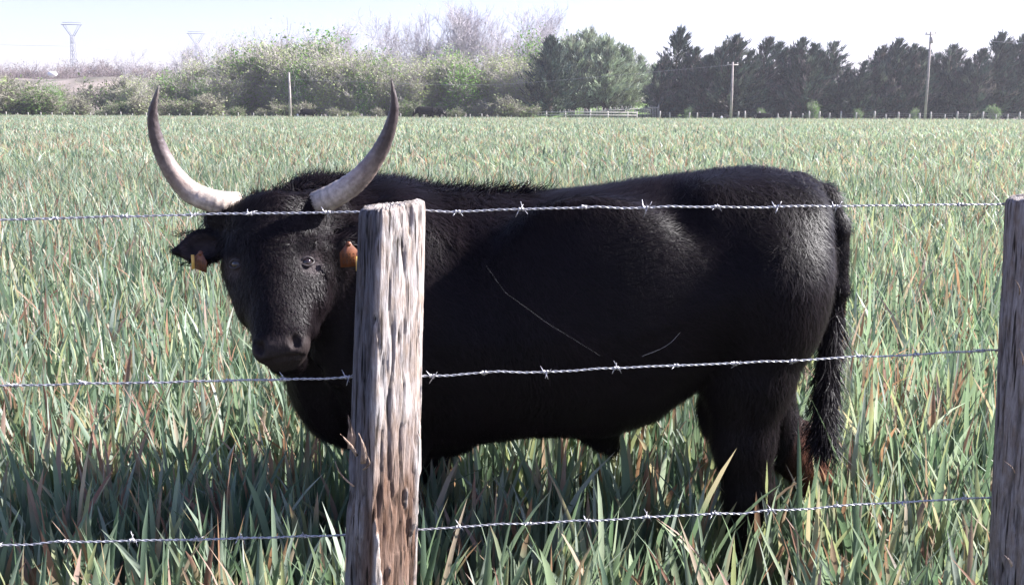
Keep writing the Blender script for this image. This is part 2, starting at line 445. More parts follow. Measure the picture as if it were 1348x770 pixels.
    # front legs
    G.chain([P(515, 500, YB-.19), P(516, 590, YB-.18), P(520, 690, YB-.17), P(520, 770, YB-.16), P(516, 815, YB-.16)], [.13, .085, .06, .04, .05], .05)
    G.chain([P(545, 500, YB+.17), P(556, 590, YB+.16), P(565, 690, YB+.16), P(566, 770, YB+.16), P(562, 815, YB+.16)], [.13, .085, .06, .04, .05], .05)
    # underside
    G.ell(P(945, 538, YB-.12), (.058, .065, .10), k=.015)
    G.chain([P(750, 540, YB), P(788, 566, YB), P(806, 588, YB)], [.05, .040, .022], .06)
    # tail
    tl = [P(1050, 246, YB), P(1084, 262, YB), P(1102, 300, YB-.02), P(1102, 380, YB-.04), P(1092, 460, YB-.05), P(1087, 530, YB-.05), P(1083, 572, YB-.05)]
    G.chain(tl, [.045, .042, .036, .030, .026, .030, .018], .02)
    # ---------------- head
    PO = W(352, 266, 2.84); MZ = W(373, 478, 2.60)
    a = MZ-PO; L = np.linalg.norm(a); a /= L
    s = np.array([1.0, -.06, .03]); s -= a*np.dot(a, s); s /= np.linalg.norm(s); nn = np.cross(a, s)
    if nn[1] > 0: nn = -nn
    HP = lambda u, n_, t: PO+s*u+nn*n_+a*t*L/.5
    R3 = np.array([s, nn, a])
    G.ell(HP(0, -.035, .098), (.132, .105, .115), R3, .03)
    G.ell(HP(0, -.02, .035), (.125, .075, .050), R3, .03)
    G.ell(HP(0, -.03, .20), (.108, .085, .13), R3, .03)
    G.cone(HP(0, -.005, .17), HP(0, .0, .40), .078, .055, .03)
    for q in (-1, 1):
        G.ell(HP(q*.090, .010, .176 if q > 0 else .158), (.036, .026, .030), R3, .025)       # brow
        G.cone(HP(q*.095, -.045, .17), HP(q*.075, -.05, .30), .055, .047, .03)
        G.cone(HP(q*.062, -.10, .20), HP(q*.038, -.075, .37), .078, .048, .03)   # jaw
        G.cone(HP(q*.05, -.02, .28), HP(q*.034, -.01, .42), .043, .038, .03)
        G.ell(HP(q*.040, .010, .455), (.032, .038, .036), R3, .02)      # nostril wing
        G.cone(HP(q*.12, -.03, .02), HP(q*.150, -.04, .004), .042, .036, .03)   # horn root
    G.ell(HP(0, -.005, .452), (.060, .056, .050), R3, .02)
    G.ell(HP(0, -.05, .475), (.050, .05, .038), R3, .02)
    for q in (-1, 1):
        te = .226 if q > 0 else .198; ue = .104 if q > 0 else .100
        G.ell(HP(q*.044, .046, .462), (.0125, .022, .017), R3, .010, -1)   # nostril
        G.cone(HP(q*.044, .052, .462), HP(q*.060, .036, .444), .008, .006, .008, -1)
    for q in (-1, 1):
        mp = [HP(q*u_, n_, t_) for u_, n_, t_ in ((.048, .006, .492), (.036, .018, .496), (.020, .026, .499), (0, .029, .500))]
        for i in range(3): G.cone(mp[i], mp[i+1], .0052, .0052, .008, -1)
    # ears: left of the photo hangs out sideways, the other is half behind the post
    E0 = W(294, 322, 2.83)
    e1 = W(232, 329, 2.80)
    ea = (e1-E0); el = np.linalg.norm(ea); ea /= el
    en = np.array([.12, -.93, .32]); en -= ea*np.dot(ea, en); en /= np.linalg.norm(en); eu = np.cross(ea, en)
    G.ell(E0+ea*el*.42, (el*.46, .020, .050), np.array([ea, en, eu]), .012); G.cone(E0+ea*el*.5-eu*.008, E0+ea*el*1.02-eu*.004, .036, .012, .02, 1)
    G.cone(E0-ea*.03, E0+ea*.03, .036, .032, .02)
    G.ell(E0+ea*el*.52+en*.024-eu*.003, (el*.42, .018, .034), np.array([ea, en, eu]), .008, -1)
    F0 = W(436, 322, 2.86); f1 = W(487, 312, 2.84)
    fa = (f1-F0); fl = np.linalg.norm(fa); fa /= fl
    fn = np.array([-.1, -.93, .34]); fn -= fa*np.dot(fa, fn); fn /= np.linalg.norm(fn); fu = np.cross(fa, fn)
    G.ell(F0+fa*fl*.52, (fl*.58, .020, .055), np.array([fa, fn, fu]), .012)
    G.cone(F0-fa*.03, F0+fa*.03, .036, .032, .02)
    G.ell(F0+fa*fl*.52+fn*.024, (fl*.44, .018, .036), np.array([fa, fn, fu]), .008, -1)
    V, Q = G.mesh()
    Nv = vert_normals(V, Q)
    return V, Q, Nv, dict(PO=PO, a=a, s=s, n=nn, L=L, HP=HP, E=(E0, ea, el, en, eu), Fe=(F0, fa, fl, fn, fu), tail=tl, P=P)
V, Q, Nv, B = build_bull()
if (Nv*(V-V.mean(0))).sum() < 0:
    Q = Q[:, ::-1]; Nv = -Nv
# gentle muscle and skin relief
V = V+Nv*(.009*fbm(V*np.array([8, 5, 2.2]), 14, 3)*((V[:, 1] < 3.2) & (V[:, 0] > -.5)) + .004*fbm(V*np.array([6, 6, 4]), 4, 3)+.0022*fbm(V*np.array([22, 22, 14]), 9, 3))[:, None]
HP = B['HP']; PO, a_, s_, n_, L_ = B['PO'], B['a'], B['s'], B['n'], B['L']
ht = (V-PO)@a_/L_*.5; hu = (V-PO)@s_; hn = (V-PO)@n_
inhead = (V[:, 1] < 2.90) & (ht > -.06) & (ht < .56) & (np.abs(hu) < .16) & (hn > -.2)
muz = np.clip((ht-.428)/.03, 0, 1)*inhead*(hn > -.03)
rear = W(1062, 600, YB)
def base_cols(V, muz):
    n = len(V); c = np.ones((n, 3))*np.array([.0070, .0046, .0058])
    c *= (1+.35*fbm(V*9, 31, 3))[:, None]
    c = c*(1-muz[:, None])+np.array([.036, .027, .027])*muz[:, None]
    d = np.linalg.norm((V-W(1072, 605, YB+.15))*np.array([1.3, .6, .8]), axis=1); f = np.clip(1.5-d/.10, 0, 1)*.9*(V[:, 1] > YB+.02)
    c = c*(1-f[:, None])+np.array([.11, .045, .028])*f[:, None]
    d2 = np.abs((V-W(1058, 318, YB-.13))*np.array([2.0, .8, 1.0])); d2 = np.linalg.norm(d2, axis=1)
    f = np.clip(1.5-d2/.065, 0, 1)*np.clip(fbm(V*np.array([60, 60, 26]), 77, 2)*2.6+.4, 0, 1)*(V[:, 1] < YB-.02)
    c = c*(1-f[:, None])+np.array([.20, .11, .085])*f[:, None]
    for (q0, qa, ql, qn, qu) in (B['E'], B['Fe']):
        r = V-(q0+qa*ql*.52+qn*.012); f = (np.abs(r@qa) < ql*.40)*(np.abs(r@qu) < .032)*(r@qn < .008)*(r@qn > -.022)*.8*np.clip(.7+fbm(V*40, 5, 2), 0, 1)
        c = c*(1-f[:, None])+np.array([.045, .033, .034])*f[:, None]
    for e in (HP(-.096, .012, .198), HP(.099, .012, .226)):
        f = np.clip(1.6-np.linalg.norm(V-e, axis=1)/.026, 0, 1)*.8; c = c*(1-f[:, None])+np.array([.07, .055, .058])*f[:, None]
    return c
bull = empty('bull', (float(W(700, 400, YB)[0]), YB, 0)); BL = np.array(bull.location)
tag(bull, 'black long-horned bull standing behind the barbed wire and facing the camera', 'bull')
cols = base_cols(V, muz)
body = link('body', mesh_np('body', V-BL, Q, None, cols, [HIDE], None, True), bull)

# coat of short hair strands
def strands(rng, P0, N, D, ln, wd, lift, curl, cols, seg=3):
    n = len(P0); D = D-N*(D*N).sum(1)[:, None]; D /= np.linalg.norm(D, axis=1)[:, None]+1e-9
    Sd = np.cross(N, D); t = np.linspace(0, 1, seg+1)
    V = []
    for tt in t:
        p = P0+D*(ln*tt)[:, None]+N*(lift*ln*(tt-.45*tt*tt))[:, None]+Sd*(curl*ln*tt*tt)[:, None]
        hw_ = (wd*(1-tt)**.7*.5)[:, None]*Sd
        V += [p-hw_, p+hw_] if tt < 1 else [p]
    k = 2*seg+1; V = np.stack(V, 1).reshape(-1, 3); b = np.arange(n)*k
    Q = np.concatenate([np.stack([b+2*i, b+2*i+1, b+2*i+3, b+2*i+2], 1) for i in range(seg-1)])
    T = np.stack([b+2*(seg-1), b+2*(seg-1)+1, b+2*seg], 1)
    return V, Q, T, np.repeat(cols, k, 0)
rng = np.random.default_rng(5)
def flow(Pt):
    "direction in which the hair lies"
    t_ = (Pt-PO)@a_/L_*.5; u_ = (Pt-PO)@s_
    D = np.tile(np.array([.75, 0, -.65]), (len(Pt), 1))
    low = Pt[:, 2] < .75; D[low] = (.25, 0, -1)
    rump = Pt[:, 0] > .70; D[rump] = (.25, 0, -1)
    neck = (Pt[:, 0] < -.3); D[neck] = (.6, .5, -.55)
    hd = (Pt[:, 1] < 2.93) & (np.abs(u_) < .16) & (t_ < .55) & (t_ > -.08)
    D[hd] = a_*.8+s_*(np.sign(u_[hd])*.35)[:, None]-s_*(.0)
    up_ = hd & (t_ < .10); D[up_] = a_*.3+s_*(u_[up_]*6)[:, None]
    sw = np.stack([vnoise(Pt*7, 40), vnoise(Pt*7, 41), vnoise(Pt*7, 42)], 1)+1.3*np.stack([vnoise(Pt*3, 50), vnoise(Pt*3, 51), vnoise(Pt*3, 52)], 1)
    amp = np.where(hd & (t_ < .22), 1.5, .45)
    return D+sw*amp[:, None], hd, t_
bald = (muz > .25)
EYES = []
for (ue, te) in ((-.096, .198), (.099, .226)):
    l = HP(ue, 0, te); r_ = V-l; du = np.hypot(r_@s_, r_@a_); k_ = np.where((du < .008) & (r_@n_ > -.06) & (r_@n_ < .10))[0]
    j = k_[np.argmax(V[k_]@n_)]; nv_ = Nv[j]*.6+n_*.4; nv_ /= np.linalg.norm(nv_); EYES.append((V[j], nv_))
eyes = [e[0] for e in EYES]
for e in eyes: bald |= np.linalg.norm(V-e, axis=1) < .025
for (q0, qa, ql, qn, qu) in (B['E'], B['Fe']):
    r = V-(q0+qa*ql*.52+qn*.012); bald |= (np.abs(r@qa) < ql*.32) & (np.abs(r@qu) < .024) & (r@qn < .006) & (r@qn > -.02)
cand = np.where(~bald & (V[:, 2] > .3))[0]
vis = 1.0*(Nv[cand, 1] < .35)+.35*(Nv[cand, 1] >= .35)
cand = cand[rng.random(len(cand)) < vis]
sel = np.concatenate([cand, rng.choice(cand, int(len(cand)*.3))])
Pt = V[sel]+rng.normal(0, .0025, (len(sel), 3)); Nn = Nv[sel]
D, hd, t_ = flow(Pt); D = D+rng.normal(0, .22, D.shape)
ln = np.clip(rng.normal(.030, .008, len(sel)), .012, .06)
ln[hd] *= .62; ln[hd & (t_ > .25)] *= .6
top = (Nn[:, 2] > .55) & ~hd & (Pt[:, 2] > 1.0); ln[top] *= 1.25
neare = np.minimum(*[np.linalg.norm(Pt-e, axis=1) for e in eyes]); ln[neare < .055] *= .45
for (q0, qa, ql, qn, qu) in (B['E'], B['Fe']):
    r = Pt-q0; ln[(r@qa > .01) & (r@qa < ql*1.1) & (np.abs(r@qu) < .06) & (np.abs(r@qn) < .04)] *= .45
lift = np.clip(rng.normal(.30, .12, len(sel)), .05, .8)
mane = (Pt[:, 0] < -.15) & (Pt[:, 2] > 1.14) & (Pt[:, 1] > 2.9) & ~hd; ln[mane] *= 1.25; lift[mane] = rng.uniform(.3, .8, mane.sum())
tailm = (Pt[:, 0] > .90) & (Pt[:, 2] < 1.25); ln[tailm] *= .9; lift[tailm] *= .35
crown = hd & (t_ < .16); ln[crown] *= 1.2; lift[crown] *= 1.0
cc = cols[sel]*rng.uniform(.7, 1.7, (len(sel), 1))*(1+.25*rng.random((len(sel), 1))*np.array([1, .85, .9]))
parts = [strands(rng, Pt, Nn, D, ln, rng.uniform(.0014, .0030, len(sel)), lift, rng.normal(0, .35, len(sel)), cc)]
# tufts: poll between the horns, ridge of the neck, tail tassel, ear fringe
def tuft(n, P0f, Df, lnr, wdr=(.0015, .003), curl=.4, sp=.18, lf=.2):
    P0 = np.array([P0f(i) for i in range(n)]); D = np.array([Df(i) for i in range(n)])+rng.normal(0, sp, (n, 3))
    N = np.tile(np.array([0, -1.0, .15]), (n, 1))+rng.normal(0, .5, (n, 3)); N /= np.linalg.norm(N, axis=1)[:, None]
    c = np.ones((n, 3))*np.array([.0075, .0052, .0068])*rng.uniform(.6, 1.8, (n, 1))
    parts.append(strands(rng, P0, N, D, rng.uniform(*lnr, n), rng.uniform(*wdr, n), np.full(n, lf), rng.normal(0, curl, n), c, 4))
R = rng.random
tuft(900, lambda i: HP(rng.uniform(-.10, .10), rng.uniform(-.07, .0), rng.uniform(-.02, .01)), lambda i: (rng.uniform(-.9, .5), -.2, .5), (.018, .036))
for k in range(16):
    cx_ = rng.normal(0, .05); dx_ = rng.uniform(-.9, .6)
    tuft(26, lambda i: HP(cx_+rng.normal(0, .005), rng.uniform(-.05, -.02), -.025), lambda i: (dx_, -.1, .9), (.025, .055), sp=.08)
rdg = catmull([W(395, 248, 2.99), W(430, 243, 3.02), W(480, 244, 3.1), W(540, 249, YB), W(620, 254, YB), W(700, 254, YB)], 20)
tuft(2600, lambda i: rdg[min(len(rdg)-1, int(abs(rng.random()**1.2)*len(rdg)))]+rng.normal(0, .03, 3)*np.array([1, 1.3, .25]), lambda i: (.8, -.1, rng.uniform(.2, .9)), (.03, .065))
tp = catmull(B['tail'], 20)
def tailp(i):
    k = int((.55+.45*R())*(len(tp)-1)); return tp[k]+rng.normal(0, .012, 3)
tuft(3200, tailp, lambda i: (rng.uniform(-.25, .1), -.05, -1), (.07, .14), (.002, .0045), .22, .10, .08)
tuft(2200, lambda i: tp[int(R()*.75*(len(tp)-1))]+rng.normal(0, .010, 3), lambda i: (.05, -.05, -1), (.02, .045), sp=.10, lf=.08)
for (q0, qa, ql, qn, qu) in (B['E'], B['Fe']):
    tuft(420, lambda i: q0+qa*ql*rng.uniform(.05, .95)+qu*rng.choice([-1, 1])*.040+qn*.006+rng.normal(0, .004, 3), lambda i: qa*.9+qu*rng.uniform(-.7, .7), (.007, .016), (.001, .002))
off = 0; VV = []; QQ = []; TT = []; CC = []
for (v_, q_, t2, c_) in parts:
    VV.append(v_-BL); QQ.append(q_+off); TT.append(t2+off); CC.append(c_); off += len(v_)
coat = link('coat', mesh_np('coat', np.concatenate(VV), np.concatenate(QQ), np.concatenate(TT), np.concatenate(CC), [HAIR]), bull)

# eyes
m = NB('eye_wet'); v = m.coords(); m.set(Roughness=.06); m.b.inputs['Base Color'].default_value = (.018, .010, .008, 1); m.b.inputs['Coat Weight'].default_value = .6
EYEM = m.m
def ball(c, r, n=16, R3=None):
    th = np.linspace(0, math.pi, n+1); ph = np.linspace(0, 2*math.pi, 2*n+1)[:-1]
    V = np.array([[math.sin(t)*math.cos(p), math.sin(t)*math.sin(p), math.cos(t)] for t in th for p in ph])*np.array(r)
    if R3 is not None: V = V@np.array(R3)
    Q = [(i*2*n+j, i*2*n+(j+1) % (2*n), (i+1)*2*n+(j+1) % (2*n), (i+1)*2*n+j) for i in range(n) for j in range(2*n)]
    return V+np.array(c), np.array(Q)
LID = tintmat('eyelid_skin', .5, .3)
for ep, en_ in EYES:
    hx = s_-en_*np.dot(s_, en_); hx /= np.linalg.norm(hx); hy = np.cross(en_, hx); c = ep-en_*.0075
    V_, Q_ = ball(c, (.0158, .0158, .0158), 12)
    link('eye', mesh_np('eye', V_-BL, Q_, mats=[EYEM], smooth=True), bull)
    th = np.linspace(0, 2*math.pi, 25); lp = []
    for t in th:
        x, y = math.cos(t)*.0172, math.sin(t)*.0118*(1-.25*abs(math.cos(t)))
        lp.append(c+hx*x+hy*y+en_*math.sqrt(max(.0168**2-x*x*.8-y*y, 0)))
    Vt, Qt, Tt = tubes(lp, .0036, 8, False)
    link('eyelid', mesh_np('eyelid', Vt-BL, Qt, None, np.ones((len(Vt), 3))*np.array([.040, .032, .034]), [LID], None, True), bull)
# horns
m = NB('horn'); v = m.coords((1, 1, 1)); at = m.attr()
nz = m.noise(v, 55, 6, .65); n2 = m.noise(v, 14, 4)
c1 = m.mixc(.75, at, m.ramp(nz, [(.34, (.45, .40, .40)), (.62, (1, 1, 1))]), 'MULTIPLY')
m.L(m.mixc(.3, c1, m.ramp(n2, [(.4, (.5, .42, .40)), (.6, (1, 1, 1))]), 'MULTIPLY'), m.b.inputs['Base Color'])
m.set(Roughness=.42); m.bump(nz, .5, .004)
HORN = m.m
def horn(pts, rr, parent):
    C = catmull(pts, 14); t = np.linspace(0, 1, len(C)); r = np.interp(t, np.linspace(0, 1, len(rr)), rr)
    r = r*(1+.025*np.sin(t*150)*(t < .30)+.012*rng.normal(0, 1, len(t)))
    V, Q, T = tubes(C, r, 26)
    tt = np.repeat(t, 26)
    keys = np.array([0, .10, .25, .42, .62, .85, .96, 1]); kc = np.array([(.54, .43, .35), (.72, .63, .54), (.68, .59, .51), (.40, .32, .28), (.15, .12, .12), (.10, .08, .085), (.20, .17, .16), (.45, .42, .4)])
    c = np.stack([np.interp(tt, keys, kc[:, i]) for i in range(3)], 1)
    ang = np.tile(np.arange(26)*2*math.pi/26, len(C)); st = fbm(np.stack([np.cos(ang)*4, np.sin(ang)*4, tt*5], -1), 12, 3)
    c = c*(1+.6*st)[:, None]*(1-.35*np.clip(np.sin(tt*150)*(tt < .22), 0, 1))[:, None]
    V = V+rng.normal(0, .0004, V.shape)
    return link('horn', mesh_np('horn', V-BL, Q, T, np.clip(c, .02, 1), [HORN], None, True), parent)
horn([W(312, 268, 2.87), W(284, 266, 2.83), W(250, 252, 2.82), W(224, 222, 2.80), W(207, 186, 2.78), W(201, 150, 2.76), W(209, 113, 2.74)],
     [.031, .0315, .0295, .0235, .018, .0125, .0012], bull)
horn([W(402, 272, 2.87), W(430, 263, 2.82), W(466, 241, 2.80), W(492, 212, 2.78), W(510, 178, 2.76), W(519, 142, 2.74), W(515, 103, 2.72)],
     [.033, .0335, .030, .024, .018, .0115, .0012], bull)
# ear tags
m = NB('ear_tag_plastic'); v = m.coords(); m.L(m.ramp(m.noise(v, 60), [(.3, (.13, .042, .018)), (.7, (.22, .075, .03))]), m.b.inputs['Base Color']); m.set(Roughness=.4)
TAGM = m.m
TAGY = plainmat('ear_tag_edge', (.80, .50, .12), .4); INK = plainmat('tag_ink', (.03, .02, .02), .6)
def ear_tag(c, xdir, w_, h_, label=None):
    c = np.array(c, float); xd = np.array(xdir, float); xd /= np.linalg.norm(xd); zd = np.array([.08, -.12, 1.0]); zd -= xd*np.dot(xd, zd); zd /= np.linalg.norm(zd)
    yd = np.cross(zd, xd)
    prof = [(-.5, -1), (.5, -1), (.5, -.35), (.18, -.02), (.10, .12), (-.10, .12), (-.18, -.02), (-.5, -.35)]
    V = []; th = .0011
    for sgn in (-1, 1):
        for (x, z) in prof: V.append(c+xd*x*w_+zd*z*h_+yd*sgn*th)
    n = 8; Q = [(i, (i+1) % n, n+(i+1) % n, n+i) for i in range(n)]
    T = [(0, i+1, i) for i in range(1, n-1)]+[(n, n+i, n+i+1) for i in range(1, n-1)]
    o = link('ear_tag', mesh_np('ear_tag', np.array(V)-BL, Q, T, mats=[TAGM]), bull)
    b = MB(); V_, Q_ = ball(c+zd*.02*h_, (.007, .007, .007), 6); b.add(V_, Q_)
    link('tag_button', b.mesh('tag_button', TAGM, True), o).matrix_parent_inverse = Matrix.Identity(4)
    o.children[0].data.transform(Matrix.Translation(Vector(-BL)))
    # printed strokes
    b = MB()
    rr = np.random.default_rng(3)
    for row in (-.50, -.78):
        for k in range(5):
            x = -.36+k*.18; 
            for (dx, dz, sx_, sz_) in [(0, 0, .02, .2), (.06, .0, .02, .2*(.5+.5*(k % 2))), (.03, .09, .07, .03)]:
                cc_ = c+xd*(x+dx)*w_+zd*(row+dz)*h_-yd*(th+.0004)
                q = [cc_+xd*i*sx_*w_/2+zd*j*sz_*h_/2 for i, j in ((-1, -1), (1, -1), (1, 1), (-1, 1))]
                b.add(q, [(0, 1, 2, 3)])
    k2 = link('tag_print', b.mesh('tag_print', INK), o); k2.data.transform(Matrix.Translation(Vector(-BL)))
    return o
E0, ea, el, en, eu = B['E']; F0, fa, fl, fn, fu = B['Fe']
t1 = ear_tag(W(264, 334, 2.76), (.75, -.50, -.15), .050, .046)
t2 = ear_tag(W(459, 322, 2.745), (.95, .15, .05), .050, .060)
for (tt, dx, w2) in ((t1, W(254, 345, 2.765), .010), (t2, W(470, 347, 2.742), .008)):
    b = MB(); b.box(dx, (w2*.8, .002, .038), .3)
    k = link('yellow_edge', b.mesh('yellow_edge', TAGY), tt); k.data.transform(Matrix.Translation(Vector(-BL)))
# ------------------------------------------------------------------ near fence
def wood_mat(name, dark, mid, light, z0=0):
    m = NB(name); at = m.attr()
    v = m.coords((1, 1, .09)); n1 = m.noise(v, 260, 8, .7); v2 = m.coords((1, 1, .3)); n2 = m.noise(v2, 60, 6, .65)
    c = m.ramp(n1, [(.32, dark), (.46, mid), (.66, light)])
    nk = m.noise(m.coords((1, 1, .05)), 150, 3, .5); c = m.mixc(m.ramp(nk, [(.34, (.95, .95, .95)), (.43, (0, 0, 0))]), c, (.035, .028, .025))
    c = m.mixc(m.ramp(n2, [(.42, (0, 0, 0)), (.62, (.8, .8, .8))]), c, m.mixc(1.0, c, (.72, .62, .52), 'MULTIPLY'))
    m.L(m.mixc(1.0, c, at, 'MULTIPLY'), m.b.inputs['Base Color']); m.set(Roughness=.85); m.b.inputs['Specular IOR Level'].default_value = .25
    m.bump(n1, .8, .004); return m.m
POSTM = wood_mat('weathered_wood', (.20, .17, .16), (.42, .38, .37), (.60, .56, .55))
def fy(x): return 2.09+.128*x
SEC = np.array([(-.0625, .0), (-.060, -.018), (-.046, -.040), (-.022, -.066), (-.010, -.068), (.020, -.046), (.054, -.012), (.062, .004), (.062, .03), (.045, .052), (.0, .058), (-.045, .045), (-.060, .025)])
def post(name, pxT, pyT, pxB, pyB, Y, wT, wB, seed, rough_from, shade_tint=(.25, .27, .33)):
    T = W(pxT, pyT, Y); Bt = W(pxB, pyB, Y); d = (T-Bt)/(T[2]-Bt[2])
    nz_, na = 420, 150
    ss = np.vstack([SEC, SEC[:1]]); seg = np.linalg.norm(np.diff(ss, axis=0), axis=1); cum = np.concatenate([[0], np.cumsum(seg)])
    u = np.linspace(0, cum[-1], na+1)[:-1]; sx = np.interp(u, cum, ss[:, 0]); sy = np.interp(u, cum, ss[:, 1])
    zz = np.linspace(-.05, T[2], nz_)
    A = np.arange(na); Vs = []; Cs = []
    Z, I = np.meshgrid(zz, A, indexing='ij'); SX = sx[I]; SY = sy[I]
    nx = -np.gradient(sy[np.r_[-1:na+1] % na])[1:-1]; ny = np.gradient(sx[np.r_[-1:na+1] % na])[1:-1]; q = np.hypot(nx, ny); nx, ny = nx/q, ny/q
    cx_, cy_ = 0, 0; sg = np.sign(nx*sx+ny*sy); NX, NY = (nx*sg)[I], (ny*sg)[I]
    wsc = (wB+(wT-wB)*np.clip((Z-Bt[2])/(T[2]-Bt[2]), -1, 1))/.125
    P3 = np.stack([SX*wsc, SY*wsc, Z], -1)
    crack = fbm(P3*np.array([85, 85, 5.5]), seed, 4); cr2 = fbm(P3*np.array([38, 38, 3.2]), seed+7, 3)
    disp = .0013*crack-.006*np.clip(np.abs(cr2)*-1+.10, 0, .1)/.1*.8
    low = np.clip((rough_from-Z)/.25, 0, 1)            # bark torn away lower down
    rid = np.clip(1-np.hypot(SX+.01, SY+.06)/.055, 0, 1)
    fl = fbm(P3*np.array([48, 48, 5]), seed+3, 4); fl2 = fbm(P3*np.array([75, 75, 18]), seed+13, 3)
    fr = np.clip((SX+.015)/.03, 0, 1)*(SY < .02)
    m_ = np.clip(low*(.35+.65*rid+.4*fr)+.25*fr*(Z > rough_from-.3), 0, 1)
    step = np.clip((fl-.05)*22, -1, 1); fl3 = fbm(P3*np.array([160, 160, 30]), seed+19, 3)
    disp = disp+m_*(.0055*step+.0035*fl2+.0022*fl3)-.0035*m_*np.clip(fbm(P3*np.array([120, 120, 6]), seed+23, 3)-.1, 0, .2)/.2
    topf = np.clip((Z-(T[2]-.012))/.012, 0, 1); disp = disp-topf*.0025
    zt = T[2]+.006*(SX/.06)+.003*fbm(np.stack([SX*60, SY*60, SX*0], -1), 3)
    Zr = np.where(Z > T[2]-.02, Z+(zt-T[2])*np.clip((Z-T[2]+.02)/.02, 0, 1), Z)
    X = Bt[0]+(Zr-Bt[2])*d[0]+P3[..., 0]+NX*disp; Yy = Y+P3[..., 1]+NY*disp
    V = np.stack([X, Yy, Zr], -1).reshape(-1, 3)
    # colour: bleached grey, warm brown where the surface has flaked
    tint = np.ones((nz_, na, 3)); br = np.clip(-step*m_*.9+.15*m_+.45*low*fr*np.clip(.6+fl, 0, 1), 0, 1)[..., None]
    tint = tint*(1-br)+np.array([.44, .31, .24])*br
    lf = np.clip((-.014-SX)/.008, 0, 1)*(SY < .04)*(1-.6*m_)  # left face: its bluish shade is painted into the wood tint
    tint = tint*(1-lf[..., None])+tint*np.array(shade_tint)*lf[..., None]
    tint *= (1-.55*np.clip(.07-np.abs(cr2), 0, .07)/.07)[..., None]
    ink = (fbm(P3*np.array([45, 45, 22]), seed+30, 2) > .66)*np.clip(1-np.abs(Z-(T[2]-.17))/.10, 0, 1)*fr
    tint *= (1-.75*ink[..., None])
    i = np.arange(nz_*na).reshape(nz_, na); Q = np.stack([i[:-1], np.roll(i, -1, 1)[:-1], np.roll(i, -1, 1)[1:], i[1:]], -1).reshape(-1, 4)
    tv = [V]; tc = [tint.reshape(-1, 3)]
    rings = 8; last = V[-na:]; cen = last.mean(0); idx = np.arange(na)+(nz_-1)*na; QQ = [Q]; n0 = len(V)
    for k in range(1, rings+1):
        f = 1-k/rings*.98; rv = cen+(last-cen)*f; rv[:, 2] += .002*rng.normal(0, 1, na)*(k < rings)+.003; tv.append(rv); tc.append(np.ones((na, 3))*rng.uniform(.75, 1.1))
        nid = np.arange(na)+n0; n0 += na; QQ.append(np.stack([idx, np.roll(idx, -1), np.roll(nid, -1), nid], -1)); idx = nid
    root = empty(name, (float(Bt[0]-Bt[2]*d[0]), Y, 0)); RL = np.array(root.location)
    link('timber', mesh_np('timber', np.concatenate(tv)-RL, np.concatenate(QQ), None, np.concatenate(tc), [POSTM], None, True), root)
    def at(px, py, dy=0):
        return W(px, py, Y-.07+dy)-RL
    return root, at
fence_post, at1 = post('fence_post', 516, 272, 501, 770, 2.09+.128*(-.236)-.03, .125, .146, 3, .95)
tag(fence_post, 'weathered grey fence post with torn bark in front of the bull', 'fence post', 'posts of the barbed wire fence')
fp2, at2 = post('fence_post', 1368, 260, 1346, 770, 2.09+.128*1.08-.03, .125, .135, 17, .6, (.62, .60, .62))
tag(fp2, 'grey wooden fence post cut by the right edge of the photo', 'fence post', 'posts of the barbed wire fence')
def slivers(root, lst, seed):
    r = np.random.default_rng(seed)
    for (p, q, w_, bend) in lst:
        p = np.array(p); q = np.array(q); n = 7; t = np.linspace(0, 1, n)[:, None]
        c = p+(q-p)*t+np.array([bend, -abs(bend)*.8, 0])*np.sin(t*math.pi)
        d = (q-p)/np.linalg.norm(q-p); side = np.cross(d, [0, -1, 0]); side /= np.linalg.norm(side)+1e-9
        ww = w_*np.clip((1.02-t)*1.6, .06, 1)+r.normal(0, w_*.10, (n, 1))
        th = np.array([0, -.0014, 0])
        V = np.concatenate([c-side*ww/2+th, c+side*ww/2+th, c+side*ww/2-th, c-side*ww/2-th])
        Q = []
        for k in range(4):
            a, b = k*n, ((k+1) % 4)*n
            Q += [(a+i, a+i+1, b+i+1, b+i) for i in range(n-1)]
        Q += [(0, n, 2*n, 3*n), (n-1, 4*n-1, 3*n-1, 2*n-1)]
        tc = np.ones((4*n, 3))*np.array([1.15, .95, .8])*r.uniform(.6, 1.1)
        link('bark_splinter', mesh_np('bark_splinter', V, Q, None, tc, [POSTM]), root)
r = np.random.default_rng(8)
sp = [(at1(462, 590), at1(458, 546, -.01), .014, .004), (at1(470, 600), at1(448, 571, -.03), .006, .004), (at1(478, 610), at1(472, 570, -.01), .012, .006),
      (at1(466, 640), at1(441, 606, -.02), .003, -.006), (at1(478, 618), at1(484, 600, -.02), .004, .008)]
for k in range(0):
    x = r.uniform(468, 540); y = r.uniform(470, 760); l = r.uniform(18, 55)
    sp.append((at1(x, y), at1(x+r.normal(0, 6), y-l, -r.uniform(.001, .010)), r.uniform(.002, .006), r.normal(0, .003)))
slivers(fence_post, sp, 4)
sp = [(at2(1342, 388, .0), at2(1336, 368, -.02), .002, .003), (at2(1346, 480), at2(1341, 458, -.02), .002, .003), (at2(1336, 622), at2(1320, 605, -.015), .002, .004), (at2(1332, 745), at2(1322, 730, -.012), .006, .003)]
slivers(fp2, sp, 6)

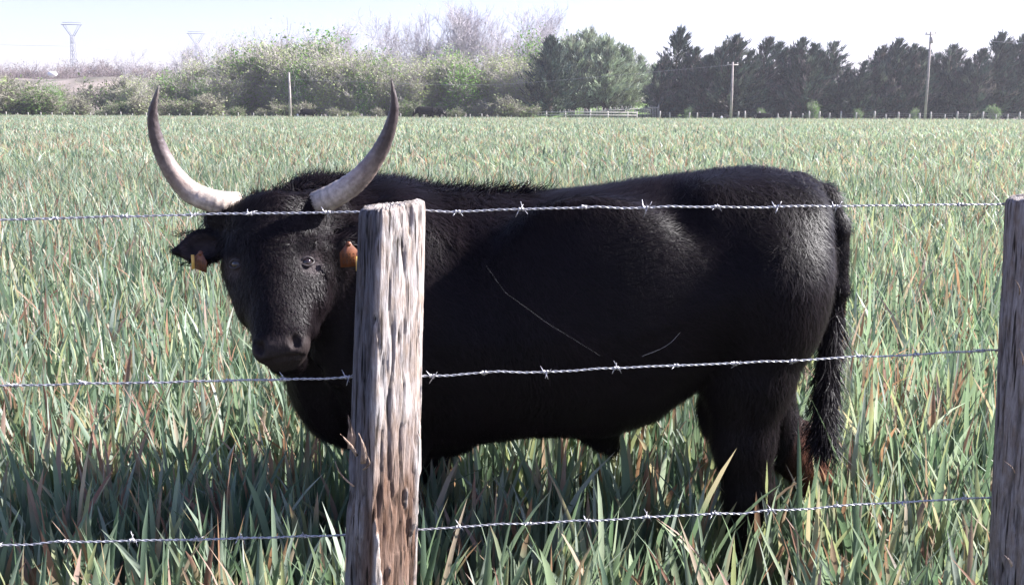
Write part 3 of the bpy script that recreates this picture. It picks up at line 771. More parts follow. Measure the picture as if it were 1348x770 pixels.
m = NB('galvanised_wire'); v = m.coords(); n = m.noise(v, 220, 4)
m.L(m.ramp(n, [(.35, (.30, .29, .30)), (.65, (.72, .71, .74))]), m.b.inputs['Base Color']); m.set(Roughness=.42, Metallic=.55)
WIREM = m.m
barb_me = {}
def barb_mesh(seed):
    r = np.random.default_rng(seed); b = MB()
    for s in (-1, 1):
        # a short wire wound twice round the strands, its two cut ends sticking out
        t = np.linspace(0, 2*math.pi*1.9, 26); c = np.stack([s*.0035+(t/6-1)*.0016, .0031*np.cos(t+s), .0031*np.sin(t+s)], 1)
        e0 = c[0]+np.array([r.uniform(-.008, -.002), r.normal(0, .006), r.uniform(.008, .016)*(1 if s > 0 else -1)])
        e1 = c[-1]+np.array([r.uniform(.002, .009), r.normal(0, .006), r.uniform(.008, .016)*(-1 if s > 0 else 1)])
        b.tube(np.vstack([e0, c, e1]), np.r_[.0005, np.full(26, .00115), .0005], 6)
    return b.mesh('barb', WIREM, True)
def wire(pts, barbs, label, seed):
    r = np.random.default_rng(seed)
    raw = []
    for (px, py) in pts:
        x = XG(px, 2.1)
        for _ in range(4): x = W(px, py, fy(x)+.012)[0]
        raw.append(W(px, py, fy(x)+.012))
    C = catmull(raw, 60); dist = np.r_[0, np.cumsum(np.linalg.norm(np.diff(C, axis=0), axis=1))]
    n = int(dist[-1]/.0035); u = np.linspace(0, dist[-1], n); C = np.stack([np.interp(u, dist, C[:, i]) for i in range(3)], 1)
    C[:, 2] += .0012*np.interp(u, np.linspace(0, u[-1], 60), r.normal(0, 1, 60))
    root = empty('barbed_wire', tuple(raw[0]))
    tag(root, label, 'barbed wire', 'three strands of the barbed wire fence')
    b = MB(); ph = u/.030*2*math.pi+.6*np.sin(u*5)
    for s in (0, math.pi):
        P = C+np.stack([0*u, np.cos(ph+s)*.0014, np.sin(ph+s)*.0014], 1); b.tube(P, .00125, 6)
    b.V = [x-raw[0] for x in b.V]
    link('twisted_strand', b.mesh('twisted_strand', WIREM, True), root)
    xs = np.array([(CX+F*np.dot(p-np.array([0, 0, EYE]), rt)/np.dot(p-np.array([0, 0, EYE]), fwd)) for p in C[::6]])
    for k, px in enumerate(barbs):
        i = int(np.argmin(np.abs(xs-px)))*6; i = min(max(i, 1), len(C)-2)
        key = (seed+k) % 5
        if key not in barb_me: barb_me[key] = barb_mesh(key+20)
        o = link('barb', barb_me[key], root, tuple(C[i]-raw[0]))
        o.rotation_euler = (r.uniform(0, 6.28), -math.atan2(C[i+1][2]-C[i-1][2], C[i+1][0]-C[i-1][0]), 0)
    return root
wire([(-260, 295), (0, 290), (160, 285), (335, 281), (470, 279), (600, 277), (768, 274), (937, 273), (1102, 271), (1320, 269), (1460, 268), (1640, 270)],
     [-100, -15, 68, 160, 252, 335, 425, 597, 685, 768, 850, 937, 1020, 1102, 1187, 1268, 1440], 'topmost barbed wire strand crossing the forehead of the bull', 1)
wire([(-260, 513), (0, 508), (115, 505), (300, 501), (460, 497), (560, 495), (640, 491), (805, 485), (968, 478), (1130, 470), (1318, 461), (1460, 455), (1640, 452)],
     [-140, -60, 20, 115, 202, 300, 378, 458, 562, 635, 718, 805, 885, 968, 1050, 1130, 1212, 1290, 1460], 'middle barbed wire strand passing just below the muzzle of the bull', 2)
wire([(-260, 722), (0, 717), (172, 711), (322, 708), (450, 704), (560, 696), (690, 689), (850, 681), (1010, 672), (1180, 661), (1318, 655), (1460, 650), (1640, 650)],
     [-90, -5, 90, 172, 265, 322, 400, 600, 690, 775, 850, 935, 1010, 1100, 1180, 1265, 1440], 'lowest barbed wire strand running through the grass tips', 3)
# spider silk hanging between the wires
SILK = plainmat('spider_silk', (.7, .7, .75), .3)
b = MB()
o0 = W(720, 410, 2.14)
for pl in ([(640, 350), (665, 385), (720, 425), (790, 468)],):
    b.tube([W(x, y, 2.14)-o0 for x, y in pl], .00003, 4)
b.tube(catmull([W(x, y, 2.14)-o0 for x, y in [(845, 469), (858, 464), (872, 458), (884, 450), (895, 438)]], 5), .00014, 4)
tag(link('spider_silk', b.mesh('spider_silk', SILK), None, tuple(o0)), 'fine spider silk threads strung between the wires before the flank', 'cobweb')
# ------------------------------------------------------------------ trees
BARK = tintmat('bark', .9); LEAF = leafmat('tree_leaf', .3, .6, .2); NEEDLE = leafmat('conifer_leaf', .12, .65, .2)
def segs_mesh(S_):
    "S_: list of (p0,p1,r0,r1) -> V,Q (three-sided)"
    A = np.array([np.r_[s[0], s[1], s[2], s[3]] for s in S_]); p0, p1, r0, r1 = A[:, :3], A[:, 3:6], A[:, 6], A[:, 7]
    d = p1-p0; d /= np.linalg.norm(d, axis=1)[:, None]+1e-9
    ref = np.where(np.abs(d[:, 2:3]) < .9, np.array([[0, 0, 1.0]]), np.array([[1.0, 0, 0]])); u = np.cross(d, ref); u /= np.linalg.norm(u, axis=1)[:, None]; v = np.cross(d, u)
    n = len(A); V = np.zeros((n, 6, 3))
    for k in range(3):
        a = k*2.0944; o = math.cos(a)*u+math.sin(a)*v; V[:, k] = p0+o*r0[:, None]; V[:, 3+k] = p1+o*r1[:, None]
    b = np.arange(n)*6; Q = np.concatenate([np.stack([b+k, b+(k+1) % 3, b+3+(k+1) % 3, b+3+k], 1) for k in range(3)])
    return V.reshape(-1, 3), Q
def leaf_quads(rng, C, size, asp, dirs=None, jit=1.0):
    n = len(C); d = rng.normal(0, 1, (n, 3)) if dirs is None else dirs+rng.normal(0, jit, (n, 3)); d /= np.linalg.norm(d, axis=1)[:, None]+1e-9
    e = np.cross(d, rng.normal(0, 1, (n, 3))); e /= np.linalg.norm(e, axis=1)[:, None]+1e-9
    s = size*rng.uniform(.6, 1.4, n); a = d*s[:, None]; b = e*(s*asp)[:, None]
    V = np.stack([C-a*.3, C+b*.5, C+a, C-b*.5], 1).reshape(-1, 3); i = np.arange(n)*4
    return V, np.stack([i, i+1, i+2, i+3], 1)
def make_decid(seed, H, spread, leafn, lcols, bark, levels=5, multi=1, upw=.35, lsize=.22, crown_from=.3):
    rng = np.random.default_rng(seed); big = []; small = []; tips = []
    def grow(p, d, L, r, lev):
        n = 3 if lev < 3 else 2; q = p; dd = d
        for i in range(n):
            dd = dd+rng.normal(0, .12+.04*lev, 3)+np.array([0, 0, .05]); dd /= np.linalg.norm(dd); q2 = q+dd*L/n
            r2 = r*(1-.35*(i+1)/n) if lev else r*(1-.6*(i+1)/n)
            (big if lev < 2 else small).append((q, q2, max(r, .014), max(r2, .011)))
            if lev < levels-1 and (lev > 0 or i > 0 or multi > 1):
                for _ in range(rng.integers(1, 4) if lev else 4):
                    s = q+(q2-q)*rng.random(); a = rng.normal(0, 1, 3); a -= dd*np.dot(a, dd); a /= np.linalg.norm(a)
                    nd = dd*.75+a*spread+np.array([0, 0, upw*.5]); nd /= np.linalg.norm(nd)
                    grow(s, nd, L*rng.uniform(.45, .68), r2*.5, lev+1)
            q = q2; r = r2
            if lev >= levels-3: tips.append((q, dd))
    for k in range(multi):
        b0 = np.array([rng.normal(0, .25), rng.normal(0, .25), 0])*(multi > 1); a = rng.normal(0, .14, 3); a[2] = 1
        h = H*rng.uniform(.7, .85)*(1 if k == 0 else rng.uniform(.6, .95))
        if multi == 1:
            big.append((b0, b0+np.array([0, 0, h*crown_from]), .02*H, .016*H)); grow(b0+np.array([0, 0, h*crown_from]), a/np.linalg.norm(a), h*(1-crown_from), .016*H, 0)
        else: grow(b0, a/np.linalg.norm(a), h, .011*H, 0)
    # normalise height
    allz = max(max(s[1][2] for s in small), max(s[1][2] for s in big)); k = H/allz
    sc = lambda S_: [(s[0]*k, s[1]*k, s[2], s[3]) for s in S_]
    V1, Q1 = segs_mesh(sc(big)); bc = np.array(bark)
    trunk = mesh_np('trunk', V1, Q1, None, np.ones((len(V1), 3))*bc*rng.uniform(.8, 1.2, (len(V1), 1)), [BARK])
    V2, Q2 = segs_mesh(sc(small)); C2 = np.ones((len(V2), 3))*bc*np.repeat(rng.uniform(.7, 1.3, len(small)), 6)[:, None]
    mi = np.zeros(len(Q2), int); V, Q, C = V2, Q2, C2
    if leafn:
        T = np.array([t[0] for t in tips])*k; Dn = np.array([t[1] for t in tips]); idx = rng.integers(0, len(T), leafn)
        Cn = T[idx]+rng.normal(0, .30, (leafn, 3)); Vl, Ql = leaf_quads(rng, Cn, lsize, .7)
        cl = np.array(lcols)[rng.integers(0, len(lcols), len(T))][idx]*rng.uniform(.75, 1.25, (leafn, 1))
        V = np.concatenate([V2, Vl]); Q = np.concatenate([Q2, Ql+len(V2)]); C = np.concatenate([C2, np.repeat(cl, 4, 0)]); mi = np.r_[mi, np.ones(len(Ql), int)]
    crown = mesh_np('crown', V, Q, None, C, [BARK, LEAF], mi)
    return trunk, crown, H
def make_conifer(seed, H, R, nb, cols, lead=1, base=.04, droop=.0, cone=.85, lsz=.30, per=34, lean=0.0):
    rng = np.random.default_rng(seed); big = []; C = []; D = []; K = []
    tops = [(0, 0, H)]+[(rng.normal(0, R*.28), rng.normal(0, R*.2), H*rng.uniform(.74, .95)) for _ in range(lead-1)]
    for j, (tx, ty, tz) in enumerate(tops):
        P = [np.array([0, 0, 0.]), np.array([tx*.6, ty*.6, tz*.4]), np.array([tx, ty, tz*.75]), np.array([tx+rng.normal(0, .12), ty, tz])]
        rr = [.022*H, .016*H, .008*H, .01]
        for i in range(3): big.append((P[i], P[i+1], rr[i], rr[i+1]))
        n = int(nb*(1 if j == 0 else .5))
        for b in range(n):
            h = base+(1-base)*rng.random()**1.05; z = tz*h
            c = P[0]+(P[3]-P[0])*h; prof = (1-h)**cone*R*(1 if j == 0 else .6)*min(1, .55+h*3)+.14
            L = prof*rng.uniform(.55, 1.25); ph = rng.uniform(0, 2*math.pi); el = rng.uniform(-.05, .75)+.6*h
            d = np.array([math.cos(ph)*math.cos(el), math.sin(ph)*math.cos(el), math.sin(el)])
            q = c+d*L+np.array([0, 0, -droop*L]); big.append((c, q, .03*(1-h)+.012, .008)); 
            m_ = max(8, int(per*L/R)); t = rng.uniform(.25, 1.05, m_)**.75
            pts = c+(q-c)*t[:, None]+rng.normal(0, 1, (m_, 3))*(.08+.06*L*(1-t[:, None]*.6)); C.append(pts); D.append(np.tile(d+np.array([0, 0, .35]), (m_, 1)))
            bc = np.array(cols[rng.choice(len(cols), p=[.55]+[.45/(len(cols)-1)]*(len(cols)-1))])*rng.uniform(.5, 2.0); K.append(np.tile(bc, (m_, 1)))
    for (tx, ty, tz) in tops:   # feathery leaders
        m_ = 40; t = rng.random(m_); C.append(np.stack([tx+rng.normal(0, .13, m_)*(1.2-t), ty+rng.normal(0, .13, m_)*(1.2-t), tz-1.5+t*1.55], 1)); D.append(np.tile(np.array([0, 0, 1.0]), (m_, 1))); K.append(np.tile(np.array(cols[0]), (m_, 1)))
    C = np.concatenate(C); D = np.concatenate(D); K = np.concatenate(K)*np.random.default_rng(seed+1).uniform(.8, 1.2, (len(C), 1))
    V, Q = leaf_quads(rng, C, lsz, .24, D, .28)
    V[:, 0] += lean*np.clip(V[:, 2]/H-.5, 0, 1)**2*2; D0 = 0
    crown = mesh_np('crown', V, Q, None, np.repeat(K, 4, 0), [NEEDLE])
    V1, Q1 = segs_mesh(big); V1[:, 0] += lean*np.clip(V1[:, 2]/H-.5, 0, 1)**2*2; trunk = mesh_np('trunk', V1, Q1, None, np.ones((len(V1), 3))*np.array([.10, .075, .065]), [BARK])
    return trunk, crown, H
rs = random.Random(11)
RZ = None
def put_tree(proto, name, px, ytop, Y, label, cat, group, wid=1.0, zb=0.0, y_base=None):
    "stand a copy of the tree at photo column px and depth Y, so tall that its top reaches row ytop"
    tr, cr, H = proto; h = max(.5, HZ(ytop, px, Y)-zb); k = h/H
    r = empty(name, (XG(px, Y), Y, zb)); r.scale = (k*wid, k*wid, k); r.rotation_euler = (0, 0, rs.uniform(0, 6.28) if 'cypress' not in name else rs.uniform(-.6, .6))
    tag(r, label, cat, group)
    link('trunk', tr, r); link('crown', cr, r)
    return r
# conifer row on the right
DK = [(.050, .070, .058), (.036, .055, .050), (.11, .125, .10), (.13, .11, .11)]
con = [make_conifer(100+i, 10, 3.7+.5*(i % 3), 170, DK, lead=2+(i % 3), lsz=.50, per=40, cone=.62, lean=1.3) for i in range(7)]
row = [(868, 78), (887, 42), (906, 66), (925, 76), (941, 66), (957, 50), (979, 70), (1001, 54), (1020, 60), (1043, 54), (1060, 62), (1087, 60), (1108, 92), (1128, 84),
       (1152, 64), (1173, 56), (1190, 62), (1204, 70), (1226, 74), (1244, 62), (1262, 82), (1281, 68), (1305, 48), (1330, 49), (1352, 58)]
for i, (px, yt) in enumerate(row):
    put_tree(con[(i*3) % 7], 'cypress_tree', px, yt, 147+rs.uniform(-2.5, 2.5), 'dark evergreen of the front windbreak row, ' + ordl(i, 'tree'), 'tree', 'dark evergreens of the windbreak on the right', 1.0)
row2 = [(px+10+rs.uniform(-4, 4), yt+8+rs.uniform(-4, 10)) for (px, yt) in row[::2]]
for i, (px, yt) in enumerate(row2):
    put_tree(con[(i*5+1) % 7], 'cypress_tree', px, yt, 153+rs.uniform(-1, 1), 'lower dark evergreen half hidden behind the windbreak, ' + ordl(i, 'one'), 'tree', 'dark evergreens behind the windbreak', 1.15)
# the broad dark conifer and grey-green ones left of the gap
cedar = make_conifer(150, 11, 5.2, 320, [(.040, .060, .050), (.028, .045, .042), (.09, .11, .085)], lead=2, cone=.75, lsz=.55, per=40)
put_tree(cedar, 'cedar_tree', 723, 52, 146, 'broad dark evergreen standing alone at the left of the wooden paddock', 'tree', None, 1.0)
GG = [(.26, .30, .22), (.19, .23, .15), (.32, .34, .28), (.27, .27, .22)]
gg = [make_conifer(160+i, 10, 4.2, 260, GG, lead=4, cone=.45, lsz=.45, per=44, base=.16) for i in range(3)]
for i, (px, yt, D_) in enumerate([(752, 56, 152), (774, 48, 153), (797, 56, 152), (820, 68, 156), (842, 78, 176), (862, 88, 180)]):
    put_tree(gg[i % 3], 'grey_conifer', px, yt, D_ + 0.0, 'grey-green feathery evergreen behind the paddock fence, ' + ordl(i, 'one'), 'tree', 'grey-green evergreens behind the paddock', 1.0, 2.4 if D_ > 170 else 0)
# bare tall trees at the back
BK = (.46, .42, .45)
bare = [make_decid(200+i, 14, .5, 0, [], BK, levels=5, multi=1+(i % 2), upw=.55, crown_from=.22) for i in range(5)]
tall = [(172, 66), (248, 52), (268, 46), (300, 62), (328, 44), (352, 38), (372, 42), (392, 33), (420, 42), (441, 24), (462, 46), (486, 52), (521, 22), (546, 16), (577, 12), (592, 24), (608, 2), (632, 6),
        (655, 16), (680, 8), (700, 16), (722, 30), (744, 40), (1142, 66), (1190, 64), (1215, 60), (1262, 62), (1290, 66)]
for i, (px, yt) in enumerate(tall):
    put_tree(bare[(i*2) % 5], 'bare_tree', px, yt-(12 if 500 < px < 760 else 3), (185 if px < 1000 else 172)+rs.uniform(-8, 8), 'leafless pale grey tree on the skyline, ' + ordl(i, 'bare tree'), 'tree', 'leafless trees rising behind the thicket', 1.0)
# the budding thicket
YG = [(.42, .48, .21), (.31, .40, .15), (.42, .42, .28)]; LG = [(.14, .27, .06), (.18, .32, .08)]; BR = [(.33, .34, .20), (.27, .32, .15)]
BK2 = (.40, .36, .34)
bud = [make_decid(230+i, 8, .55, [6500, 3500, 1800][i % 3], [YG, YG, BR][i % 3], BK2, levels=4, multi=6, lsize=.13) for i in range(6)]
brn = [make_decid(290+i, 8, .55, 4200, [(.17, .13, .13), (.21, .16, .15), (.15, .14, .09)], (.24, .19, .19), levels=4, multi=6, lsize=.12) for i in range(2)]
grn = [make_decid(250+i, 7, .6, 3000, LG, BK2, levels=4, multi=4, lsize=.19) for i in range(2)]
px = 186; i = 0; lst = []
while px < 690:
    top = np.interp(px, [150, 240, 290, 340, 400, 450, 480, 520, 560, 620, 660, 690], [96, 68, 56, 42, 26, 38, 50, 64, 56, 62, 56, 50])+rs.uniform(-8, 12)
    lst.append((px, top+rs.uniform(-6, 8))); px += rs.uniform(11, 16)
for i, (px, top) in enumerate(lst):
    put_tree(grn[i % 2] if i % 7 == 3 else bud[(i*i) % 6], 'budding_tree', px, top, 152+rs.uniform(-4, 5), 'thin budding tree fronting the olive thicket, ' + ordl(i, 'one'), 'tree', 'budding trees of the thicket behind the field', 1.2)
lst = [(x+6+rs.uniform(-3, 3), y+14+rs.uniform(-5, 12)) for x, y in lst[::2]]
for i, (px, top) in enumerate(lst):
    put_tree(bud[(i*5+2) % 6], 'budding_tree', px, top, 160+rs.uniform(-2, 2), 'budding tree deeper inside the olive thicket, ' + ordl(i, 'one'), 'tree', 'budding trees deeper in the thicket', 1.3)
for i, (px, top) in enumerate([(264, 98), (401, 64), (481, 80), (592, 56), (712, 30), (738, 36)]):
    put_tree(grn[i % 2], 'green_tree', px, top, 148 if i < 3 else 166, ['small fresh green tree in front of the thicket near the left horn', 'tall bright green tree in the thicket behind the left pole',
             'bright green tree beside the tip of the right horn', 'light green tree amid the bare trees above the distant cattle', 'light green crown showing above the broad dark evergreen', 'light green crown right of and above the broad dark evergreen'][i], 'tree', None, .8)
# scrub along the far edge of the field
TW = (.27, .25, .20)
scr = [make_decid(270+i, 3, .8, [500, 1200, 300, 1500][i], [BR, [(.14, .19, .08), (.18, .22, .09)], BR, [(.13, .20, .06), (.10, .15, .05)]][i], TW, levels=4, multi=7, lsize=.16) for i in range(4)]
lst = []; px = 3
while px < 700:
    lst.append((px, np.interp(px, [0, 40, 110, 170, 260, 690], [112, 124, 138, 136, 134, 136])+rs.uniform(-16, 10))); px += rs.uniform(13, 20) if px < 240 else rs.uniform(18, 38)
for i, (px, top) in enumerate(lst):
    put_tree(scr[[0, 1, 2, 3, 0, 1, 2][i % 7]], 'scrub_bush', px, top, 142.5+rs.uniform(-2, 2.5), 'tangled bush at the foot of the thicket, ' + ordl(i, 'bush'), 'bush', 'bushes along the far edge of the field', 1.5)
for i, px in enumerate([905, 1003, 1071, 1128, 1203, 1306]):
    put_tree(grn[i % 2], 'green_bush', px, 136+rs.uniform(-6, 6), 141.3, 'low bright green bush under the windbreak, ' + ordl(i, 'bush'), 'bush', 'green bushes under the windbreak', 1.0)
# far brown wood left, on and round the slope
far = [(px_, 78+rs.uniform(-3, 7)) for px_ in range(-6, 262, 11)]
for i, (px, top) in enumerate(far):
    put_tree(brn[i % 2] if i % 5 else bare[i % 5], 'distant_tree', px, top, 330+rs.uniform(-15, 15), 'hazy brown tree on the far left skyline, ' + ordl(i, 'one'), 'tree', 'hazy trees on the left skyline', 1.3)
mid = [(18, 96), (8, 92), (40, 100), (70, 104), (84, 108), (112, 112), (150, 98), (165, 92), (182, 96), (205, 100), (225, 92)]
for i, (px, top) in enumerate(mid):
    Y_ = 172+rs.uniform(-5, 25)
    put_tree(grn[0] if i == 3 else scr[(i % 2)*2+(i % 3 == 0)], 'scrub_tree', px, top, Y_, ('round yellow-green shrub left of the bare slope' if i == 3 else 'brown scrubby tree before the bare slope, ' + ordl(i if i < 3 else i-1, 'one')), 'tree', 'scrub before the bare slope', 1.2)

# ------------------------------------------------------------------ far fences, poles, pylons
GREYW = plainmat('bleached_timber', (.42, .38, .36), .9, nscale=6)
POLEM = plainmat('pole_wood', (.36, .31, .29), .9, nscale=3)
STEEL = plainmat('pylon_steel', (.26, .26, .30), .6, .2, nscale=2)
b = MB(); b.tube([(0, 0, 0), (0, 0, .95), (0, 0, 1.28)], [.09, .085, .07], 7); FP = b.mesh('far_fence_post', GREYW, True)
rp = random.Random(4); xs = []
x = 8
while x < 688: xs.append(x); x += rp.uniform(13, 22)
xs2 = [868, 882, 907, 918, 938, 952+20, 981, 1000, 1024, 1040, 1057, 1065, 1078, 1092, 1107, 1127, 1151, 1167, 1183, 1197, 1211, 1226, 1244, 1260, 1276, 1293, 1311, 1327, 1342]
for i, x in enumerate(xs+xs2):
    k = rp.uniform(.8, 1.1)*(1.0 if x > 800 else .62); o = link('distant_fence_post', FP, None, (XG(x, 138.6), 138.6, 0)); o.scale = (k*1.3, k*1.3, k); o.rotation_euler = (rp.normalvariate(0, .03), rp.normalvariate(0, .04), 0)
    if i < len(xs): tag(o, 'small pale fence post before the thicket, ' + ordl(i, 'post'), 'fence post', 'far fence posts before the thicket')
    else: tag(o, 'small pale fence post before the windbreak, ' + ordl(i-len(xs), 'post'), 'fence post', 'far fence posts before the windbreak')
b = MB()
for zz in (.55, .85, 1.1): b.tube([(XG(866, 138.5), 138.5, zz), (XG(1120, 138.5), 138.5, zz-.02), (XG(1360, 138.5), 138.5, zz)], .006, 4)
tag(link('distant_fence_wire', b.mesh('distant_fence_wire', STEEL)), 'thin wires joining the far fence posts before the windbreak', 'fence wire')
# paddock
pd = empty('paddock_fence', (XG(690, 140), 140, 0)); tag(pd, 'low pale rail fence of the paddock below the broad evergreen', 'fence')
x0 = XG(690, 140)
for px in (692, 700, 719, 744, 777, 800, 826, 838):
    b = MB(); xx = XG(px, 140)-x0; b.tube([(xx, 0, 0), (xx+.02, 0, 1.45 if px in (700, 777) else 1.2)], .10, 7); link('post', b.mesh('post', GREYW, True), pd)
for zz in (.72, 1.08):
    b = MB(); b.box(((XG(838, 140)-x0)/2, -.08, zz), (XG(838, 140)-x0, .05, .11)); link('rail', b.mesh('rail', GREYW), pd)
pk = empty('palisade_fence', (XG(735, 149), 143.5, 0)); tag(pk, 'leaning pale palisade of upright stakes inside the paddock', 'fence')
x0 = XG(735, 149); n = 62
for k in range(n):
    xx = (XG(860, 149)-x0)*k/(n-1); zz = .1+.75*k/(n-1)
    b = MB(); h = rp.uniform(1.25, 1.7); l = rp.normalvariate(.04, .05)
    b.tube([(xx, 0, 0), (xx+l*.5, 0, zz+h*.55), (xx+l, 0, zz+h*.82)], [.055, .05, .03], 5); link('stake', b.mesh('stake', GREYW, True), pk)
b = MB(); b.tube([(0, -.08, .95), (XG(860, 149)-x0, -.08, 1.7)], .05, 5); link('rail', b.mesh('rail', GREYW), pk)
gt = empty('paddock_gate', (XG(846, 141), 141, 0)); tag(gt, 'small dark metal gate at the right end of the paddock', 'gate')
b = MB()
for zz in (.35, .75, 1.1, 1.4): b.tube([(-1.0, 0, zz), (1.0, 0, zz)], .035, 5)
for xx in (-1, 0, 1): b.tube([(xx, 0, .2), (xx, 0, 1.45)], .04, 5)
link('gate_frame', b.mesh('gate_frame', plainmat('dark_metal', (.05, .05, .06), .6)), gt)
# utility poles
def pole(px, ytop, Y, label, arm=True, box=False):
    H = HZ(ytop, px, Y); r = empty('utility_pole', (XG(px, Y), Y, 0)); tag(r, label, 'utility pole')
    b = MB(); b.tube([(0, 0, 0), (.03, 0, H*.5), (0, 0, H)], [.19, .16, .12], 8); link('pole_shaft', b.mesh('pole_shaft', POLEM, True), r)
    if arm:
        b = MB(); b.box((0, 0, H-.35), (1.5, .12, .14), .2); link('crossarm', b.mesh('crossarm', GREYW), r)
        for dx in (-.65, 0, .65):
            b = MB(); b.tube([(dx, dx*.2, H-.28), (dx, dx*.2, H-.15), (dx, dx*.2, H-.02)], [.06, .09, .05], 6); link('insulator', b.mesh('insulator', GREYW, True), r)
    if box:
        b = MB(); b.tube([(0, -.3, H-1.5), (0, -.3, H-.7)], [.26, .26], 8); link('transformer', b.mesh('transformer', GREYW), r)
    return r, H
pole(382, 96, 140, 'thin pale pole without crossarm in front of the thicket', False)
pole(962, 82, 140, 'grey pole with a short crossarm before the windbreak, above a grazing animal')
pole(1218, 42, 141, 'tallest utility pole, with a transformer, above the right windbreak', True, True)
def pylon(px, ytop, Y, label):
    H = HZ(ytop, px, Y); r = empty('lattice_pylon', (XG(px, Y), Y, 0)); tag(r, label, 'pylon', 'lattice pylons on the left horizon')
    b = MB(); wb, wt, hw_ = H*.045, H*.018, H*.84
    for sx in (-1, 1):
        for sy in (-1, 1): b.tube([(sx*wb, sy*wb, 0), (sx*wt, sy*wt, hw_)], H*.0035, 4)
    n = 9
    for i in range(n):
        z0, z1 = hw_*i/n, hw_*(i+1)/n; a0 = wb+(wt-wb)*i/n; a1 = wb+(wt-wb)*(i+1)/n
        for sy in (-1, 1):
            b.tube([(-a0, sy*a0, z0), (a1, sy*a1, z1)], H*.0025, 3); b.tube([(a0, sy*a0, z0), (-a1, sy*a1, z1)], H*.0025, 3)
    link('lattice_tower', b.mesh('lattice_tower', STEEL), r)
    b = MB()
    for s in (-1, 1):
        b.tube([(s*wt, 0, hw_), (s*H*.105, 0, H*.97)], H*.004, 4); b.tube([(0, 0, hw_), (s*H*.08, 0, H*.975)], H*.003, 4)
    b.tube([(-H*.125, 0, H*.975), (H*.125, 0, H*.975)], H*.0045, 4); b.tube([(-H*.11, 0, H), (H*.11, 0, H)], H*.003, 4)
    link('crossarm', b.mesh('crossarm', STEEL), r)
    return r
pylon(102, 30, 620, 'larger lattice pylon with a forked head on the left skyline')
pylon(263, 42, 1050, 'smaller lattice pylon half hidden by the bare trees behind the left horn')
def cable(pts, rad, label):
    b = MB(); b.tube(catmull([W(x, y, Y) for x, y, Y in pts], 12), rad, 4)
    tag(link('power_line', b.mesh('power_line', STEEL)), label, 'power line', 'overhead power lines')
cable([(-60, 56, 620), (20, 60, 620), (102, 62, 620), (180, 68, 800), (263, 66, 1050)], .05, 'faint power line sagging between the two pylons')
cable([(1100, 66, 150), (1160, 57, 145), (1218, 46, 141), (1290, 54, 141), (1370, 58, 141)], .018, 'thin power line running across the top of the tallest pole')
cable([(383, 105, 140), (520, 110, 140), (640, 112, 141), (760, 104, 141), (962, 86, 140)], .014, 'thin power line linking the pale pole and the grey pole')
# small white rock
V_, Q_ = ball((0, 0, 0), (1.0, .8, .65), 8); V_ = V_*(1+.45*fbm(V_*1.3, 4))[:, None]
p = W(69, 98, 245); tag(link('white_boulder', mesh_np('white_boulder', V_, Q_, mats=[plainmat('white_stone', (.8, .8, .8), .8)], smooth=True), None, tuple(p)), 'small white block on the brown slope at far left', 'boulder')

# ------------------------------------------------------------------ grazing cattle far off
def cattle():
    G = Field((-1.5, -.5, -.05), (1.35, .5, 1.7), .045); c = lambda x, z, y=0: np.array([x, y, z])
    G.cone(c(-.45, 1.02), c(.7, 1.0), .36, .33, .1); G.ell(c(.1, .95), (.6, .36, .36), k=.1)
    G.cone(c(-.6, 1.1), c(-1.05, .75), .25, .15, .1); G.cone(c(-1.05, .72), c(-1.22, .38), .13, .08, .06)
    for x, y in ((-.5, .18), (-.42, -.18)): G.chain([c(x, .9, y), c(x-.02, .45, y), c(x, .03, y)], [.14, .075, .06], .05)
    for x, y in ((.72, .18), (.62, -.18)): G.chain([c(x, .9, y), c(x-.08, .66, y), c(x+.05, .45, y), c(x, .03, y)], [.2, .13, .07, .06], .05)
    G.chain([c(.98, 1.15), c(1.08, .9), c(1.08, .4)], [.05, .035, .04], .03)
    for s in (-1, 1):
        G.cone(c(-1.08, .72, s*.1), c(-1.1, .74, s*.24), .05, .03, .03)
    V, Q = G.mesh(); return V, Q
CV, CQ = cattle()
if (vert_normals(CV, CQ)*(CV-CV.mean(0))).sum() < 0: CQ = CQ[:, ::-1]
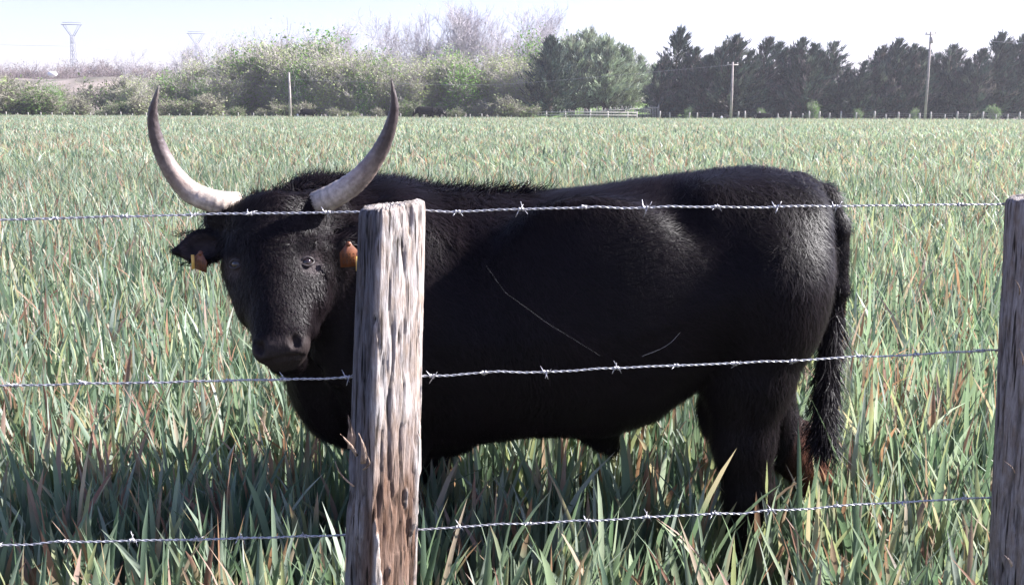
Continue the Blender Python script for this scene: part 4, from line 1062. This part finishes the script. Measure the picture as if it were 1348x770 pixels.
BLK = plainmat('black_coat', (.006, .0055, .0065), .95, nscale=5); BLK.node_tree.nodes['Principled BSDF'].inputs['Specular IOR Level'].default_value = .1
cme = mesh_np('body', CV, CQ, mats=[BLK], smooth=True)
WHT = plainmat('white_coat', (.7, .7, .7), .8)
hb = MB()
for s in (-1, 1): hb.tube(catmull([(-1.06, s*.1, .80), (-1.02, s*.28, .90), (-1.0, s*.30, 1.12)], 5), np.linspace(.035, .008, 11), 6)
HM = hb.mesh('horns', plainmat('pale_horn', (.5, .45, .4), .5), True)
for (px, Y, rz, sc_, lab, wf) in [(560, 125, 0.15, 1.25, 'black grazing animal standing left of its neighbour right of the horn tip', 0), (573, 127, 2.9, 1.15, 'black grazing animal overlapping the other one right of the horn tip', 0),
                            (405, 134, .3, 1.0, 'dark animal with a white face at the thicket edge beside the thin pole', 1),
                            (955, 134.5, .9, .85, 'dark animal partly behind the grey pole under the windbreak', 1), (1005, 134, .1, 1.0, 'dark animal lying low before the windbreak, right of the grey pole', 0)]:
    r_ = empty('cow', (XG(px, Y), Y, -.25 if px > 900 else 0)); r_.rotation_euler = (0, 0, rz); r_.scale = (sc_,)*3
    tag(r_, lab, 'cow', 'black cattle at the far edge of the field')
    link('body', cme, r_); link('horns', HM, r_)
    if wf:
        V_, Q_ = ball((-1.2, 0, .50 if px < 900 else .9), (.16, .15, .27), 8); link('white_face', mesh_np('white_face', V_, Q_, mats=[WHT], smooth=True), r_)

# ------------------------------------------------------------------ the air
b = MB(); b.box((0, 500, 39), (1500, 1100, 84))
hz = link('haze', b.mesh('haze', bpy.data.materials.new('air')))
am = hz.data.materials[0]; am.use_nodes = True; t = am.node_tree; t.nodes.clear()
o_ = t.nodes.new('ShaderNodeOutputMaterial'); pv = t.nodes.new('ShaderNodeVolumePrincipled')
pv.inputs['Color'].default_value = (.93, .92, 1.0, 1); pv.inputs['Density'].default_value = .0004; pv.inputs['Anisotropy'].default_value = .3
t.links.new(pv.outputs[0], o_.inputs['Volume'])
tag(hz, kind='stuff')
